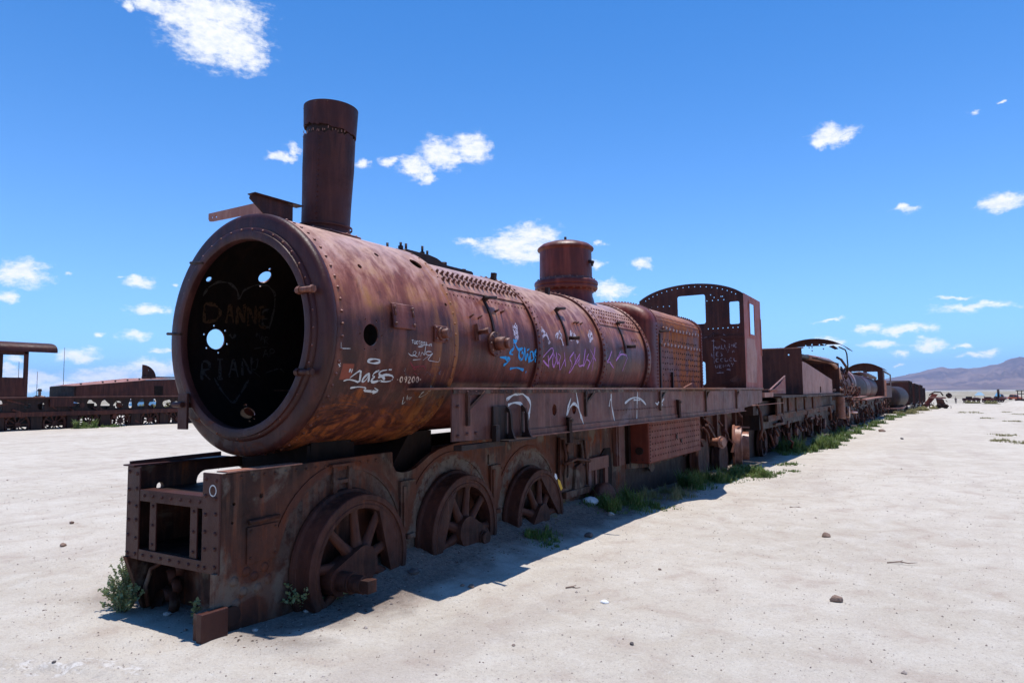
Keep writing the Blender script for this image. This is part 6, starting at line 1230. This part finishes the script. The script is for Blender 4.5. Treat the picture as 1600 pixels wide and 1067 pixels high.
weed('wispy green weeds in front of the first driving wheel', .50, .12, 34, .17, .24, 26, 4, ls=.024)
weed('thin trailing stems lying in the shade before the first wheel', .60, .35, 14, .26, .07, 12, 5, ls=.014)
weed('single tall thin stem against the first driving wheel', .42, -.02, 3, .03, .34, 14, 6, ls=.014)
tuft('grass_tuft', 'small bright green clump at the shadow edge beside the third wheel', [(.95,2.70,500,.16,.09,.005),(1.12,2.62,160,.14,.04,.005),(.88,2.9,200,.14,.10,.005)], M['grass'], 11)
tuft('grass_tuft', 'dense green grass in shade below the spring carrier', [(.85,5.05,1300,.34,.26,.006),(1.02,5.35,500,.26,.12,.006),(.7,4.6,500,.25,.13,.006),(1.22,5.55,220,.2,.05,.006)], M['grass'], 12)
tuft('grass_tuft', 'tangled dry brown straw beneath the firebox', [(.85,6.4,500,.34,.20,.005),(1.0,7.0,500,.34,.16,.005),(.5,3.6,160,.3,.05,.004)], M['dry'], 13)
tuft('grass_tuft', 'tall green grass standing beside the rear of the firebox', [(.95,7.9,1200,.26,.36,.007),(.85,8.8,1000,.32,.30,.007),(1.1,9.0,500,.28,.18,.007)], M['grass'], 14)
tuft('grass_tuft', 'bright grass patch at the sunlit edge beneath the cab', [(1.2,9.9,1100,.42,.22,.009),(1.45,10.3,700,.35,.14,.009),(1.0,10.8,500,.4,.16,.009),(1.72,11.0,260,.3,.07,.009),(1.55,12.6,260,.3,.08,.009)], M['grass'], 15)
tuft('grass_tuft', 'tall green clump under the front of the tender', [(1.0,16.4,1200,.42,.45,.011),(1.3,17.0,700,.32,.28,.011),(1.1,15.6,260,.3,.12,.011)], M['grass'], 16)
tuft('grass_tuft', 'sunlit green clump beside the middle of the tender', [(1.4,18.4,1100,.42,.42,.013),(1.62,20.0,500,.3,.2,.013),(1.4,22.4,600,.4,.35,.013)], M['grass'], 17)
tuft('grass_tuft', 'green grass along the second locomotive', [(1.35,24.5,500,.45,.3,.018),(1.3,28,600,.45,.4,.018),(1.5,32,350,.5,.25,.018),(1.45,36,400,.5,.3,.018)], M['grass'], 18)
tuft('grass_tuft', 'green grass along the third locomotive', [(1.5,41,300,.5,.35,.022),(1.6,49,260,.5,.3,.022),(1.7,56,300,.6,.35,.025),(1.8,63,260,.6,.3,.025)], M['grass'], 19)
tuft('grass_tuft', 'yellow-green grass strip beside the tank wagon', [(2.0,70,700,.9,.4,.04),(2.3,76,700,1.0,.5,.04),(2.7,90,600,1.2,.6,.05),(3.1,105,600,1.6,.6,.06)], M['dry'], 20)
sp = [(6.4,28.6,260,.5,.10,.012),(6.35,24.1,300,.5,.12,.012),(6.7,22.8,300,.4,.12,.012)]
rnd = random.Random(77)
for i in range(26): sp.append((rnd.uniform(6.5,17), rnd.uniform(30,85), 130, rnd.uniform(.5,1.6), .12, .03))
tuft('sparse_grass', '', sp, M['dry'], 21, kind='stuff')
for i, (x, y, s, lb) in enumerate(((13.6,236,1.5,'olive bush in front of the low far wagons'),(16.9,208,1.6,'olive bush left of the sand heap'),(20.6,206,.9,'small bush on the right flank of the sand heap'),(17.6,143,.9,'yellow-green bush at the right edge of the plain'),(14.8,232,1.2,'dull bush between the two far olive bushes'),(-83,50.5,1.6,'yellow bush between two parked cars seen past the left wagon'))):
    tuft('shrub', lb, [(x,y,500,s,1.1*s*.6,.06*s)], M['dry'], 40+i, 'bush')
tuft('grass_tuft', 'light green tuft beside the wheels of the left wagon', [(-29.4,13.9,500,.35,.5,.03),(-29.5,15.2,200,.4,.2,.03)], M['grass'], 50)
